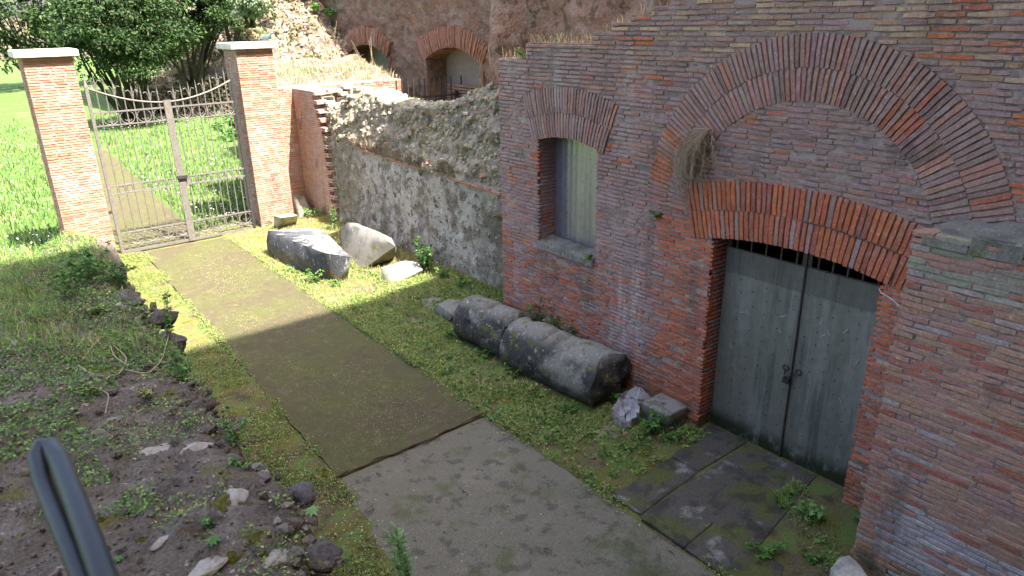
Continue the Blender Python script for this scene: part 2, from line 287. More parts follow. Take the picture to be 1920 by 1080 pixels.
g = put('ground', np.stack([XX, YY, z], -1).reshape(-1, 3), F, m_ground, smooth=True, kind='structure')
def gz(x, y):
    i = min(max(np.searchsorted(gx, x), 1), nx - 1); j = min(max(np.searchsorted(gy, y), 1), ny - 1); return float(z_ground[i, j])

def sheet(name, left, right, ys, zt, m, th=.03, dx=.12, seed=0, amp=.004, **k):
    """a strip between two edge curves, with a little relief and a real edge"""
    V = []; n = 16
    ys = np.asarray(ys, float)
    for y in ys:
        a, b = np.interp(y, *left), np.interp(y, *right)
        for t in np.linspace(0, 1, n): V.append((a + (b - a) * t + (random.uniform(-.012, .012) if t in (0, 1) else 0), y, 0))
    V = np.array(V); V[:, 2] = zt + fbm(V, 2., 3, seed) * amp * 2
    r = len(ys); F = [(i * n + j, i * n + j + 1, (i + 1) * n + j + 1, (i + 1) * n + j) for i in range(r - 1) for j in range(n - 1)]
    b = V.copy(); b[:, 2] -= th; o = len(V); edge = [j for j in range(n)] + [i * n + n - 1 for i in range(1, r)] + [(r - 1) * n + j for j in range(n - 2, -1, -1)] + [i * n for i in range(r - 2, 0, -1)]
    F += [(edge[i], edge[i - 1], edge[i - 1] + o, edge[i] + o) for i in range(len(edge))]
    return put(name, np.concatenate([V, b]), F, m, **k)
sheet('path', ([-1, 4.15, 5.6, 9], [1.85, 2.02, 2.24, 2.3]), ([-1, 2.5, 5.6, 9], [4.0, 4.0, 4.05, 4.1]), np.arange(-1, 6.6, .12), .012, m_conc, kind='structure', seed=4)
mt = sheet('coir_mat', ([5.6, 14.9], [2.24, 2.57]), ([5.6, 14.9], [4.05, 4.15]), np.arange(5.62, 14.85, .1), .036, m_mat, amp=.016, seed=9)
tag(mt, 'long brown coir mat laid on the path from the gate to the grey concrete', 'mat')
mb = MB(); tt = np.linspace(0, 1, 60)
mb.tube(np.stack([2.235 + 1.83 * tt, 5.615 + .02 * np.sin(tt * 9) + .012 * np.sin(tt * 31), .036 + .010 * np.sin(tt * 14 + 1) ** 2 + .03 * np.clip(tt - .88, 0, 1) * 8], 1), .008 + .003 * np.sin(tt * 57), 6)
mb.build('frayed_edge', m_matedge, mt, smooth=True)
m2 = sheet('coir_mat', ([15.1, 29], [2.25, 3.1]), ([15.1, 29], [3.75, 4.5]), np.arange(15.15, 29, .25), .04, m_mat, seed=12)
tag(m2, 'second brown mat on the path beyond the iron gate', 'mat')

ap = bpy.data.objects.new('door_apron', None); ap.location = (5, 3, 0); link(ap); ap['kind'] = 'structure'
def slab(poly, zt, seed):
    bm = bmesh.new(); vs = [bm.verts.new((x, y, -.04)) for x, y in poly] + [bm.verts.new((x, y, zt)) for x, y in poly]; bmesh.ops.convex_hull(bm, input=vs)
    bmesh.ops.bevel(bm, geom=bm.edges[:], offset=.008, segments=1, affect='EDGES')
    bmesh.ops.triangulate(bm, faces=bm.faces[:]); bmesh.ops.subdivide_edges(bm, edges=[e for e in bm.edges if e.calc_length() > .12], cuts=5, use_grid_fill=True); bmesh.ops.triangulate(bm, faces=bm.faces[:])
    V = np.array([v.co[:] for v in bm.verts]); Fc = [tuple(v.index for v in f.verts) for f in bm.faces]; bm.verts.index_update(); Fc = [tuple(v.index for v in f.verts) for f in bm.faces]; bm.free()
    V[:, 2] += np.where(V[:, 2] > 0, fbm(V, 3.5, 4, seed) * .022, 0); put('paving_slab', V, Fc, m_slab, ap, smooth=True, sharp=35)
slab([(4.08, 3.72), (4.99, 3.76), (5.0, 3.43), (4.09, 3.36)], .032, 1); slab([(4.996, 3.76), (5.80, 3.88), (5.80, 3.425), (5.003, 3.43)], .034, 2)
slab([(4.44, 3.37), (5.80, 3.42), (5.80, 2.66), (4.5, 2.45)], .030, 3); slab([(4.06, 3.355), (4.435, 3.368), (4.485, 2.88), (4.05, 2.85)], .03, 4); slab([(4.05, 2.846), (4.486, 2.876), (4.50, 2.2), (4.03, 2.0)], .027, 5)

# ================================================================== FACADE (faces -X)
FX = 5.62
fac = thing('brick_facade', 'tall brick facade with a large relieving arch over a metal door', 'building', (FX, 4, 0))
CY, CZ = 3.12, 2.37
steps = [(7.30, 6.76, 3.74), (6.76, 5.65, 3.93), (5.65, 5.38, 4.06), (5.38, 5.12, 4.13), (5.12, 4.86, 4.21), (4.86, 4.62, 4.29), (4.62, 4.4, 4.36), (4.4, 3.9, 4.6), (3.9, 2.4, 5.4), (2.4, -3, 6.2)]
def topz(y):
    for a, b, zz in steps:
        if b < y <= a: return zz
    return -1
class Seg:                                         # segmental or round arch in the plane of the facade
    def __init__(s, cy, cz, ri, ro, ang): s.cy, s.cz, s.ri, s.ro, s.ang = cy, cz, ri, ro, ang
    def band(s, y, z, g=0.):
        r = math.hypot(y - s.cy, z - s.cz); a = math.atan2(abs(y - s.cy), z - s.cz); return s.ri - g < r < s.ro + g and a < s.ang + g / r
big = Seg(CY, CZ, 1.15, 1.67, math.pi / 2); dar = Seg(CY, 2.25 - 4.0, 4.0, 4.54, math.asin(1.06 / 4.0)); war = Seg(6.035, 2.89 - 1.71, 1.71, 2.27, math.asin(.595 / 1.71))
def opening(y, z, g=0.):
    if 2.32 - g < y < 3.92 + g and z < 2.35 and math.hypot(y - CY, z - dar.cz) < dar.ri + g: return True
    if 5.55 - g < y < 6.52 + g and z > 1.52 - g and math.hypot(y - war.cy, z - war.cz) < war.ri + g and z < 3: return True
    return False
def blocked(y, z, g): return opening(y, z, g) or big.band(y, z, g) or dar.band(y, z, g) or war.band(y, z, g) or y > 7.3 or z > topz(y)
# mortar sheet
cs = .045; ys = np.arange(-.5, 7.29, cs); zs = np.arange(-.05, 6.2, cs); ids = {}; V = []; F = []
def vid(i, j):
    if (i, j) not in ids: ids[(i, j)] = len(V); V.append((FX + .015 + random.uniform(-.004, .005), ys[i], zs[j]))
    return ids[(i, j)]
for i in range(len(ys) - 1):
    for j in range(len(zs) - 1):
        yc, zc = ys[i] + cs / 2, zs[j] + cs / 2
        if zc > topz(yc) - .02 or opening(yc, zc, .03): continue
        F.append((vid(i, j), vid(i, j + 1), vid(i + 1, j + 1), vid(i + 1, j)))
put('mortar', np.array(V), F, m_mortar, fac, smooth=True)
mb = MB()                                          # body behind: stepped top, far end, door and window reveals
for k, (a, b, zz) in enumerate(steps[:-1]): mb.box((FX + .03, b + .001, zz - .25 - .001 * k), (7.15, a - .001, zz - .012))
mb.box((FX + .03, 6.95, -.1), (7.1, 7.285, 3.6)); mb.build('wall_top', m_redruin, fac)
mb = MB()
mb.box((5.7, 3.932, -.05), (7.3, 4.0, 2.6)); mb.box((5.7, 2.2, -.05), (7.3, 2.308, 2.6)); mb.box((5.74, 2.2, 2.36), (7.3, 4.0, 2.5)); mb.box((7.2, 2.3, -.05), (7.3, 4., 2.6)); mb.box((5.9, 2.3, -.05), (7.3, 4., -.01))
mb.build('door_reveal', m_dark, fac); mb = MB()  # interior surfaces coloured near-black so the void behind the door looks unlit
mb.box((5.68, 6.532, 1.4), (6.4, 6.62, 3.1)); mb.box((5.68, 5.45, 1.4), (6.4, 5.538, 3.1)); mb.box((6.3, 5.45, 1.4), (6.4, 6.6, 3.1)); mb.box((5.7, 5.45, 2.95), (6.4, 6.6, 3.1))
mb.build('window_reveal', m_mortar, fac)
def fcol(y, z, part='wall'):
    n = noise.noise((y * 1.3, z * 1.6, 3.1)); r = random.random()
    po = .06
    if z < 1.55: po = .92 - .42 * max(0, z - .5)
    if z < 2.25 and y < 4.95: po = max(po, 1.05 * min(1, max(0, (5.0 - y) / .55)))
    if 4.85 < y < 5.5 and .5 < z < 2.3: po *= .55
    if z > 3.75 and y < 5.2: po = .42
    if z > 4 and y < 4.2: po = .75
    if part == 'tymp': po = .07
    po = po + n * .35
    if r < po:
        q = random.random()
        if z > 3.7: return jit(TAN if q < .28 else (.36, .215, .145) if q < .8 else ORA)
        return jit(TAN, .12) if q < .03 else jit(RED if q < .38 else ORA if q < (.97 if y < 4.6 else .82) else PNK, .12)
    q = random.random(); return jit(PNK if q < .2 else DRK if q < .32 else PUR)
B = Bricks(); NX = (1, 0, 0); UY = (0, 1, 0); VZ = (0, 0, 1); CH = .0455
for k in range(0, 138):
    zc = CH * (k + .5); y = 7.30 - random.uniform(0, .2) * (k % 2)
    if y < 7.29: B.add((FX + random.uniform(-.003, .004), (7.3 + y) / 2, zc), UY, NX, VZ, max(.02, 7.3 - y - .01), .06, CH * .70, fcol(7.2, zc)) if zc < 3.74 else 0
    while y > .9:
        l = random.uniform(.13, .24) if zc < 3.6 else random.uniform(.17, .27)
        if random.random() < .08: l *= .6
        a, b = y - l + .008, y; y -= l
        # clip against arches and openings
        t = np.linspace(a, b, 25); ok = [not any(blocked(q, zc + s, .0) for s in (-.009, .009)) for q in t]
        if not any(ok): continue
        i0 = 0
        while i0 < 25:
            if not ok[i0]: i0 += 1; continue
            i1 = i0
            while i1 + 1 < 25 and ok[i1 + 1]: i1 += 1
            a2, b2 = t[i0], t[i1]; i0 = i1 + 1
            if b2 - a2 < .025: continue
            yc = (a2 + b2) / 2; ty = math.hypot(yc - CY, zc - CZ) < 1.15 and zc > 2.3
            if random.random() < .012: continue
            B.add((FX + random.uniform(-.005, .005) + (random.uniform(.004, .013) if random.random() < .07 else 0), yc, zc + random.uniform(-.003, .003)), (0, 1, random.uniform(-.012, .012)), NX, VZ, b2 - a2, .06, CH * random.uniform(.62, .76), fcol(yc, zc, 'tymp' if ty else 'wall'))
B.emit(fac)
# bricks of the reveals (faces towards -Y)
B = Bricks()
for k in range(0, 60):
    zc = CH * (k + .5)
    if zc > 2.2: break
    x = FX + .064 + (.0 if k % 2 else .0); c2 = x + random.uniform(.07, .12)
    for a, b in ((x, c2), (c2 + .012, 5.93)): B.add(((a + b) / 2, 3.92, zc), (1, 0, 0), (0, 1, 0), VZ, b - a, .04, CH * .7, jit(ORA if a == x and random.random() < .6 else PUR if random.random() < .6 else RED))
B.emit(fac, 'jamb_brick')
B = Bricks()
for k in range(33, 66):
    zc = CH * (k + .5)
    if zc > 2.82: break
    x = FX + .064; c2 = x + random.uniform(.08, .16)
    for a, b in ((x, c2), (c2 + .012, 5.98)): B.add(((a + b) / 2, 6.52, zc), (1, 0, 0), (0, 1, 0), VZ, b - a, .04, CH * .7, jit(PUR if zc > 1.9 else RED if random.random() < .5 else PUR))
B.emit(fac, 'window_jamb_brick')
def arch(name, A, rings, pitch, depth, colf, skip=None):
    bm_ = MB(); n = 40; q = np.linspace(-A.ang, A.ang, n + 1)   # mortar bed of the arch
    V = [(FX + .014, A.cy + r * math.sin(t), A.cz + r * math.cos(t)) for t in q for r in (A.ri + .006, A.ro - .004)] + [(FX + depth, A.cy + r * math.sin(t), A.cz + r * math.cos(t)) for t in q for r in (A.ri + .006, A.ro - .004)]
    o = 2 * (n + 1); Fq = [(2 * i, 2 * i + 1, 2 * i + 3, 2 * i + 2) for i in range(n)] + [(2 * i + 2, 2 * i + 2 + o, 2 * i + o, 2 * i) for i in range(n)]
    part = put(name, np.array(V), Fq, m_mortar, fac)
    B = Bricks()
    for ri, ro, ph in rings:
        rm = (ri + ro) / 2; cnt = int(2 * A.ang * rm / pitch)
        for i in range(cnt):
            t = -A.ang + (i + .5) * 2 * A.ang / cnt + random.uniform(-.05, .05) * pitch / rm
            c = (FX + random.uniform(-.014, -.007), A.cy + rm * math.sin(t), A.cz + rm * math.cos(t))
            if skip and skip(c[1], c[2]): continue
            tw = random.uniform(-.008, .008)
            B.add(c, (0, math.sin(t + tw), math.cos(t + tw)), NX, (0, math.cos(t + tw), -math.sin(t + tw)), ro - ri + .006 + random.uniform(-.004, .004), depth if ri == A.ri else .08, pitch * random.uniform(.74, .88), colf(c[1], c[2]))
    B.emit(part, 'voussoir')
def bigc(y, z):
    if y > 4.3 and 2.5 < z < 3.15 and y > 4.42: return jit(ORA if random.random() < .75 else PNK)
    if y < 2.75 and random.random() < .16: return jit(RED)
    return jit(PUR if random.random() < .6 else PNK if random.random() < .75 else DRK, .10)
def doorc(y, z):
    t = (4.2 - y) / 2.1; r = random.random()
    return jit(ORA if r < .45 + .3 * t else RED if r < .82 + .15 * t else PNK if r < .95 else PUR, .13)
arch('relieving_arch', big, ((1.15, 1.405, 0), (1.415, 1.67, 0)), .0475, .1, bigc, lambda y, z: dar.band(y, z, .02))
arch('door_arch', dar, ((4.0, 4.265, 0), (4.275, 4.54, 0)), .0515, .26, doorc)
arch('window_arch', war, ((1.71, 1.985, 0), (1.995, 2.27, 0)), .0455, .3, lambda y, z: jit(PUR if random.random() < .6 else PNK if random.random() < .45 else DRK, .12))
# window sheet, sill
wv = []; n = 40
for i in range(n + 1):
    y = 5.50 + i * 1.04 / n; dxx = .0025 * math.sin(i * 1.6) + .05 * (i / n - .5)
    wv += [(5.87 + dxx, y, 1.45), (5.87 + dxx, y, 2.98)]
win = put('window_panel', np.array(wv), [(2 * i, 2 * i + 1, 2 * i + 3, 2 * i + 2) for i in range(n)], m_wind, fac, smooth=True); win['label'] = 'reflective ribbed sheet metal closing the arched window'
mb = MB()
for i in range(7):
    for j in range(9):
        y, zz = 5.6 + i * .135, 1.62 + j * .145; c = np.array((5.862 + .05 * ((y - 5.5) / 1.04 - .5), y, zz)); mb.box(c - (.003, .003, .003), c + (.003, .003, .003))
mb.build('rivets', m_rivet, win, kind='stuff')

def hull_rock(pts, seed=0, cuts=5, amp=.03, fr=3., bev=.02, lvl=2):
    bm = bmesh.new(); vs = [bm.verts.new(tuple(map(float, p))) for p in pts]; bmesh.ops.convex_hull(bm, input=vs)
    for v in [v for v in bm.verts if not v.link_faces]: bm.verts.remove(v)
    bmesh.ops.dissolve_limit(bm, angle_limit=.03, verts=bm.verts[:], edges=bm.edges[:])
    if bev: bmesh.ops.bevel(bm, geom=bm.edges[:], offset=bev, segments=2, affect='EDGES', clamp_overlap=True)
    bmesh.ops.triangulate(bm, faces=bm.faces[:])
    for _ in range(lvl):
        L = sorted(e.calc_length() for e in bm.edges); th = L[int(len(L) * .6)] * .8
        bmesh.ops.subdivide_edges(bm, edges=[e for e in bm.edges if e.calc_length() > th], cuts=cuts if _ == 0 else 1); bmesh.ops.triangulate(bm, faces=bm.faces[:])
    bm.normal_update(); bm.verts.index_update()
    V = np.array([v.co[:] for v in bm.verts]); Nn = np.array([v.normal[:] for v in bm.verts]); Fc = [tuple(v.index for v in f.verts) for f in bm.faces]; bm.free()
    d = fbm(V, fr, 5, seed) * 2 * amp + fbm(V, fr * 6, 3, seed + 50) * amp * .4
    return V + Nn * d[:, None], Fc
def rock(name, pts, m, label, cat, seed=0, sharp=50, group=None, parent=None, bev=0, **k):
    k['bev'] = bev
    V, Fc = hull_rock(pts, seed, **k); o = put(name, V, Fc, m, parent, smooth=True, sharp=sharp)
    if label: tag(o, label, cat, group)
    return o
rs = random.Random(5)
V, Fc = hull_rock([(FX - .03, 5.54, 1.44), (FX - .03, 6.54, 1.44), (5.86, 5.54, 1.44), (5.86, 6.54, 1.44), (FX - .03, 5.54, 1.525), (FX - .025, 6.54, 1.53), (5.86, 5.54, 1.575), (5.86, 6.54, 1.575)], 3, 6, .02, 6., .01)
put('window_sill', V, Fc, m_stone_grey, fac, smooth=True, sharp=35)

# ------------------------------------------------------------------ door leaves, grille, chain
def door_leaf(label, ya, yb, x0, lead):
    t = thing('door_leaf', label, 'door', (x0, (ya + yb) / 2, .02)); V = []; n = 30
    yy = np.linspace(ya, yb, n); zz = np.linspace(.03, 2.04, 30)
    for y in yy:
        for q in zz: V.append((x0 + .002 * math.sin(y * 60) + .006 * noise.noise((y * 2.2, q * 1.5, x0 * 9)), y, q))
    F = [(i * 30 + j, i * 30 + j + 1, (i + 1) * 30 + j + 1, (i + 1) * 30 + j) for i in range(n - 1) for j in range(29)]
    put('sheet_panel', np.array(V), F, m_door, t, smooth=True)
    mb = MB(); mb.box((x0 + .012, ya, .03), (x0 + .045, ya + .04, 2.34 - .12)); mb.box((x0 + .012, yb - .04, .03), (x0 + .045, yb, 2.22)); mb.box((x0 + .0125, ya + .041, .03), (x0 + .045, yb - .041, .07)); mb.box((x0 + .0125, ya + .041, 2.0), (x0 + .045, yb - .041, 2.035))
    mb.build('frame', m_doorfr, t)
    for k in range(5):
        y = ya + .1 + k * (yb - ya - .2) / 4; mb = MB(); mb.box((x0 + .02, y - .008, 2.036), (x0 + .036, y + .008, 2.33)); mb.build('bar', m_doorfr, t)
    mb = MB()                                      # fine wire mesh behind the bars and lapped over the sheet
    for y in np.arange(ya + .01, yb, .021): mb.box((x0 - .010, y - .0010, 1.80), (x0 - .0076, y + .0010, 2.06))
    for q in np.arange(1.80, 2.06, .021): mb.box((x0 - .0074, ya + .005, q - .0012), (x0 - .005, yb - .005, q + .0012))
    mb.build('wire_mesh', m_iron, t, kind='stuff')
    mb = MB()
    for i in range(6):
        for j in range(12):
            if random.random() < .1: continue
            y = ya + .06 + i * (yb - ya - .12) / 5 + random.uniform(-.014, .014); q = .22 + random.uniform(-.012, .012) + j * .138 + (.05 if i % 2 else 0); mb.box((x0 - .010, y - .003, q - .003), (x0 + .002, y + .003, q + .003))
    mb.build('rivets', m_rivet, t, kind='stuff')
    mb = MB()
    for k in range(6):
        y, q, a = random.uniform(ya + .1, yb - .1), random.uniform(.7, 1.75), random.uniform(0, 3); l = random.uniform(.015, .04)
        mb.tube([(x0 - .010, y - l * math.cos(a), q - l * math.sin(a)), (x0 - .010, y + l * math.cos(a), q + l * math.sin(a))], .0025, 4)
    mb.build('wire_ties', m_scratch, t, kind='stuff')
    if lead:
        mb = MB(); mb.box((x0 - .012, ya - .012, .03), (x0 + .03, ya - .001, 2.06)); e = mb.build('edge_strip', m_doorfr, t); e['label'] = 'rust brown strip along the free edge'
    mb = MB(); ye = ya + .055 if lead else yb - .07; mb.ring((x0 - .008, ye, 1.005), .028, .006, axis=0); mb.build('chain_hole', m_doorfr, t)
    return t
door_leaf('left grey sheet metal door leaf overlapping the other leaf', 3.07, 3.905, 5.825, True)
door_leaf('right grey sheet metal door leaf beside the brick buttress', 2.33, 3.066, 5.836, False)
mb = MB(); cpts = [(5.80, 3.115, 1.0), (5.785, 3.11, .955), (5.78, 3.09, .93), (5.785, 3.06, .94), (5.795, 3.03, .97), (5.80, 3.0, 1.0)]
for k in range(len(cpts) - 1):
    a, b = np.array(cpts[k]), np.array(cpts[k + 1])
    for s in (0., .5):
        c = a + (b - a) * (s + .25); d = (b - a) * .36; o = np.array((.008, 0, 0)) if (k * 2 + int(s * 2)) % 2 else np.array((0, .004, .008))
        mb.tube([c - d, c - d * .6 + o, c + d * .6 + o, c + d, c + d * .6 - o, c - d * .6 - o], .0035, 5, closed=True)
tag(mb.build('chain', m_irondark, smooth=True), 'steel chain looped through the two holes of the metal door', 'chain')
t = thing('padlock', 'small dark padlock hanging on the door chain', 'padlock', (5.772, 3.085, .88))
mb = MB(); mb.box((5.762, 3.05, .872), (5.785, 3.115, .918)); mb.build('body', m_irondark, t)
mb = MB(); mb.tube([(5.773, 3.065, .915), (5.773, 3.065, .94), (5.773, 3.082, .955), (5.773, 3.10, .94), (5.773, 3.10, .915)], .005, 6); mb.build('shackle', m_iron, t, smooth=True)
mb = MB(); mb.tube([(FX - .012, CY + 4.27 * math.sin(a), dar.cz + 4.27 * math.cos(a) + .004 * math.sin(a * 60)) for a in np.linspace(-.02, -.215, 26)] + [(FX - .012, 2.22, 2.3), (FX - .012, 2.24, 2.14)], .004, 5)
tag(mb.build('cable', m_irondark), 'thin dark cable stapled along the middle of the door arch', 'cable')
mb = MB(); q = [PX(a, b, FX - .02) for a, b in ((1648, 541), (1652, 549), (1663, 555), (1675, 563), (1684, 572), (1693, 576))]; mb.tube(q, .004, 5)
tag(mb.build('cable', m_wire), 'short pale cable hanging between door arch and buttress', 'cable')

# ------------------------------------------------------------------ buttress at the right
BX, BY = 4.95, 1.89
bt = thing('brick_buttress', 'brown brick buttress standing in front of the facade right of the door', 'buttress', (BX, 1.2, 0))
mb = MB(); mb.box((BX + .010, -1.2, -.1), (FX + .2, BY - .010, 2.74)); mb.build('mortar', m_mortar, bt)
B = Bricks()
for k in range(0, 64):
    zc = CH * (k + .5); y = BY + random.uniform(-.018, .012)
    if zc > 2.80: break
    first = True
    while y > .35:
        l = random.uniform(.19, .30) * (.55 if first and k % 2 else 1); first = False; a, b = y - l + .010, y; y -= l; r = random.random(); w = zc < .72 + .1 * math.sin(b * 9) and b < 1.84 + .2 * (zc - .5) and random.random() < .82
        c = jit((.40, .36, .37) if w else ((.41, .225, .15) if r < .62 else PNK if r < .80 else RED if r < .93 else (.36, .29, .26)), .11)
        if zc > 2.5 and r < .6: c = jit((.27, .25, .18))
        B.add((BX + random.uniform(-.004, .003), (a + b) / 2, zc), (0, 1, random.uniform(-.008, .008)), NX, VZ, b - a, .14 if b > BY - .05 else .06, CH * random.uniform(.68, .8), c)
B.emit(bt)
for k in range(5):
    y = 1.84 - k * .3; V, Fc = hull_rock([(BX + x, y - yy, 2.72 + q * (1 + .5 * k * .5)) for x in (-.01, .55) for yy in (0, .31) for q in (0, .09 + .025 * k)], 30 + k, 4, .03, 5., .015); put('coping_stone', V, Fc, m_stone_grey, bt, smooth=True, sharp=35)
rock('marble_fragment', [tuple(G(a, b, q)) for a, b, q in ((1555, 1090, 0), (1640, 1110, 0), (1575, 1120, 0), (1558, 1066, .07), (1575, 1045, .09), (1592, 1042, .10), (1612, 1060, .11), (1640, 1100, .12), (1580, 1100, .11))], m_stone_pale, 'pale marble fragment at the foot of the brick buttress', 'stone', 4, amp=.015)

# ================================================================== RUBBLE WALL (faces -X, beyond the facade)
RX = 6.45
rub = thing('rubble_wall', 'long grey rubble core wall with plaster below, between facade and gate pillar', 'wall', (RX + .2, 11, 0))
ty_, tz_ = [7.0, 8.7, 9.0, 9.35, 9.7, 10.1, 10.7, 11.4, 12.1, 12.6, 13.0, 13.6, 14.0, 14.3, 14.6], [3.34, 3.29, 3.2, 3.1, 2.97, 2.84, 2.75, 2.73, 2.75, 2.81, 2.86, 2.74, 2.6, 2.52, 2.45]
def rtop(y): return np.interp(y, ty_, tz_)
ry = np.arange(7.05, 14.62, .035); rv = np.linspace(0, 1, 92); nt = 9
YYr, TT = np.meshgrid(ry, rv, indexing='ij'); ZZr = TT * (rtop(YYr) + fbm(np.stack([YYr, YYr * 0, YYr * 0], -1), 3., 4, 8) * .16); P = np.stack([YYr, ZZr, 0 * YYr], -1)
tl = np.interp(YYr, [8, 13.0], [1.68, 1.81])             # line of the tile course
up = np.clip((ZZr - tl) / .06, 0, 1); edge = np.clip((13.15 - YYr) / .4, 0, 1)
dx = fbm(P, 2.2, 3, 1) * .12 + up * (fbm(P, 5., 5, 2) * .36 - .05) * .9 + (1 - up) * (fbm(P, 8., 4, 6) * .09) + np.clip(.5 - ZZr, 0, 1) * -.12
P3 = np.stack([RX + dx + .03 * up + np.maximum(ZZr - tl, 0) * .27, YYr, ZZr], -1); A = [P3]
tops = []                                                # top surface rolling over to the back
for k in range(1, nt):
    q = P3[:, -1].copy(); q[:, 0] += k * .075; q[:, 2] += fbm(np.stack([q[:, 1], q[:, 0], q[:, 1] * 0], -1), 4., 4, 12) * .14 + .05 * math.sin(k / nt * 3.1); tops.append(q)
q = tops[-1].copy(); q[:, 2] = 0; tops.append(q)
GR = np.concatenate([P3, np.stack(tops, 1)], 1); a, b = GR.shape[:2]; idx = np.arange(a * b).reshape(a, b)
F = np.stack([idx[:-1, :-1], idx[:-1, 1:], idx[1:, 1:], idx[1:, :-1]], -1)
isup = (np.arange(b)[None, :] >= 92 - 1) | (np.concatenate([ZZr, np.full((a, b - 92), 9.)], 1) > np.concatenate([tl, np.full((a, b - 92), 0.)], 1)); fu = isup[:-1, :-1].reshape(-1); F = F.reshape(-1, 4); GV = GR.reshape(-1, 3)
def sub(V, F): u, inv = np.unique(F, return_inverse=True); return V[u], inv.reshape(F.shape)
v_, f_ = sub(GV, F[fu]); put('rubble_core', v_, f_, m_rubble, rub, smooth=True)
v_, f_ = sub(GV, F[~fu]); put('plaster_face', v_, f_, m_plaster, rub, smooth=True)
def chip(seed):
    bm = bmesh.new(); bmesh.ops.create_icosphere(bm, subdivisions=1, radius=.5); r = random.Random(seed)
    for v in bm.verts: v.co *= r.uniform(.7, 1.25)
    bm.verts.index_update(); V = np.array([v.co[:] for v in bm.verts]); Fc = [tuple(v.index for v in f.verts) for f in bm.faces]; bm.free(); return V, Fc
CV = [chip(s) for s in range(10)]; CM = [mesh('stone', v, f, m_rstone) for v, f in CV]
def rframe(n=None):
    q = rng.normal(size=(3, 3)); q, _ = np.linalg.qr(q); return q[:, 0], q[:, 1], q[:, 2]
B = Bricks()
def face_x(y, zz):
    i = min(int((y - 7.05) / .035), len(ry) - 1); j = int(np.argmin(abs(ZZr[i] - zz))); return P3[i, j, 0]
for k in range(2500):
    y = random.uniform(7.35, 14.5); q = random.random(); t_ = np.interp(y, [8, 13.0], [1.68, 1.81])
    zz = t_ + (rtop(y) - t_) * q if k < 1500 else random.uniform(0, t_)
    sz = random.uniform(.045, .12) * (1 if k < 1500 else .7); U, Nn, Vv = rframe(); r = random.random()
    c = jit((.33, .285, .215) if r < .55 else (.24, .20, .155) if r < .85 else (.43, .38, .30) if r < .95 else (.36, .2, .14), .2)
    B.add((face_x(y, zz) + (.012 if k < 1500 else .016), y, zz), U, Nn, Vv, sz * random.uniform(.8, 1.4), sz * random.uniform(.7, 1), sz * random.uniform(.6, 1), c)
for k in range(420):                                     # loose crest
    y = random.uniform(7.6, 14.4); sz = random.uniform(.05, .13); U, Nn, Vv = rframe()
    B.add((RX + .27 * (rtop(y) - 1.75) + random.uniform(.0, .5), y, rtop(y) + random.uniform(-.03, .05)), U, Nn, Vv, sz * 1.3, sz, sz * .8, jit((.44, .39, .31) if random.random() < .75 else (.3, .27, .12), .2))
B.emit(rub, 'stone', 300, m_rstone, m_rstonej, CM, CV)
for y0, y1, za, zb in ((8.1, 12.95, 1.69, 1.81), (9.0, 13.6, .13, .40)):
    y = y0; big_ = za > 1
    while y < y1:
        l = random.uniform(.18, .34); t_ = (y - y0) / (y1 - y0); zz = za + (zb - za) * t_
        if big_ or random.random() < .6:
            V, Fc = hull_rock([(RX + a, y + b, zz + c) for a in (-.045 if big_ else -.015, .15) for b in (.005, l - .005) for c in (-.018, .018)], int(y * 50), 2, .015, 7., .006, 1); put('tile', V, Fc, m_terra, rub, smooth=True, sharp=40)
        y += l

# ------------------------------------------------------------------ return wall with toothed end, and cross wall behind
WYf = 15.78
def run(B, o, U, Nn, length, courses, colf, l0=.2, l1=.29, z0=0., dep=.06, ch=CH, topf=None, tooth=None):
    U = np.array(U, float)
    for k in range(courses):
        zc = z0 + ch * (k + .5); s = random.uniform(-.14, 0) * 0; e = length + (tooth(k) if tooth else 0); s = 0.
        while s < e - .03:
            l = random.uniform(l0, l1); l = min(l, e - s); 
            if e - s - l < .07: l = e - s
            c = np.array(o) + U * (s + l / 2) + np.array((0, 0, zc)) - np.array(Nn) * random.uniform(-.003, .004)
            if not topf or zc < topf(c): B.add(c, U, Nn, VZ, l - .010, dep, ch * random.uniform(.66, .78), colf(c))
            s += l
PILC = lambda c: jit((.37, .20, .14) if random.random() < .66 else (.42, .28, .20) if random.random() < .6 else (.37, .145, .09), .12)
ret = thing('return_wall', 'short pale brick wall with a toothed broken end beside the gate pillar', 'wall', (6.6, 15, 0))
B = Bricks(); teeth = [(.13 if k % 4 < 2 else -.05) + (.12 - .0025 * k) + random.uniform(-.02, .02) for k in range(64)]
RETC = lambda c: jit((.48, .34, .275) if random.random() < .75 else (.50, .29, .21), .10)
run(B, (6.36, WYf, 0), (0, -1, 0), NX, 1.36, 62, RETC, .14, .22, tooth=lambda k: teeth[k] - (0 if k < 46 else .1 + .014 * (k - 46)), dep=.24); B.emit(ret)
mb = MB()
for k in range(62): mb.box((6.375, WYf - 1.36 - min(0, teeth[k]) + .06 + (.0 if k < 46 else .12 + .014 * (k - 46)), CH * k), (6.9 - .0005 * k, WYf + .1, CH * (k + 1) - .0004))
mb.build('mortar', m_mortar_pale, ret)
cw = thing('cross_wall', 'sunlit brick cross wall joining the gate pillar, topped by dry grass', 'wall', (7.4, WYf + .2, 0))
mb = MB(); mb.box((5.6, WYf + .012, 0), (9.15, WYf + .55, 2.84)); mb.build('mortar', m_mortar_pale, cw)
B = Bricks(); run(B, (5.72, WYf, 0), (1, 0, 0), (0, 1, 0), .64, 62, PILC, .14, .22); run(B, (6.95, WYf, 2.1), (1, 0, 0), (0, 1, 0), 2.2, 16, PILC, .16, .24); B.emit(cw)
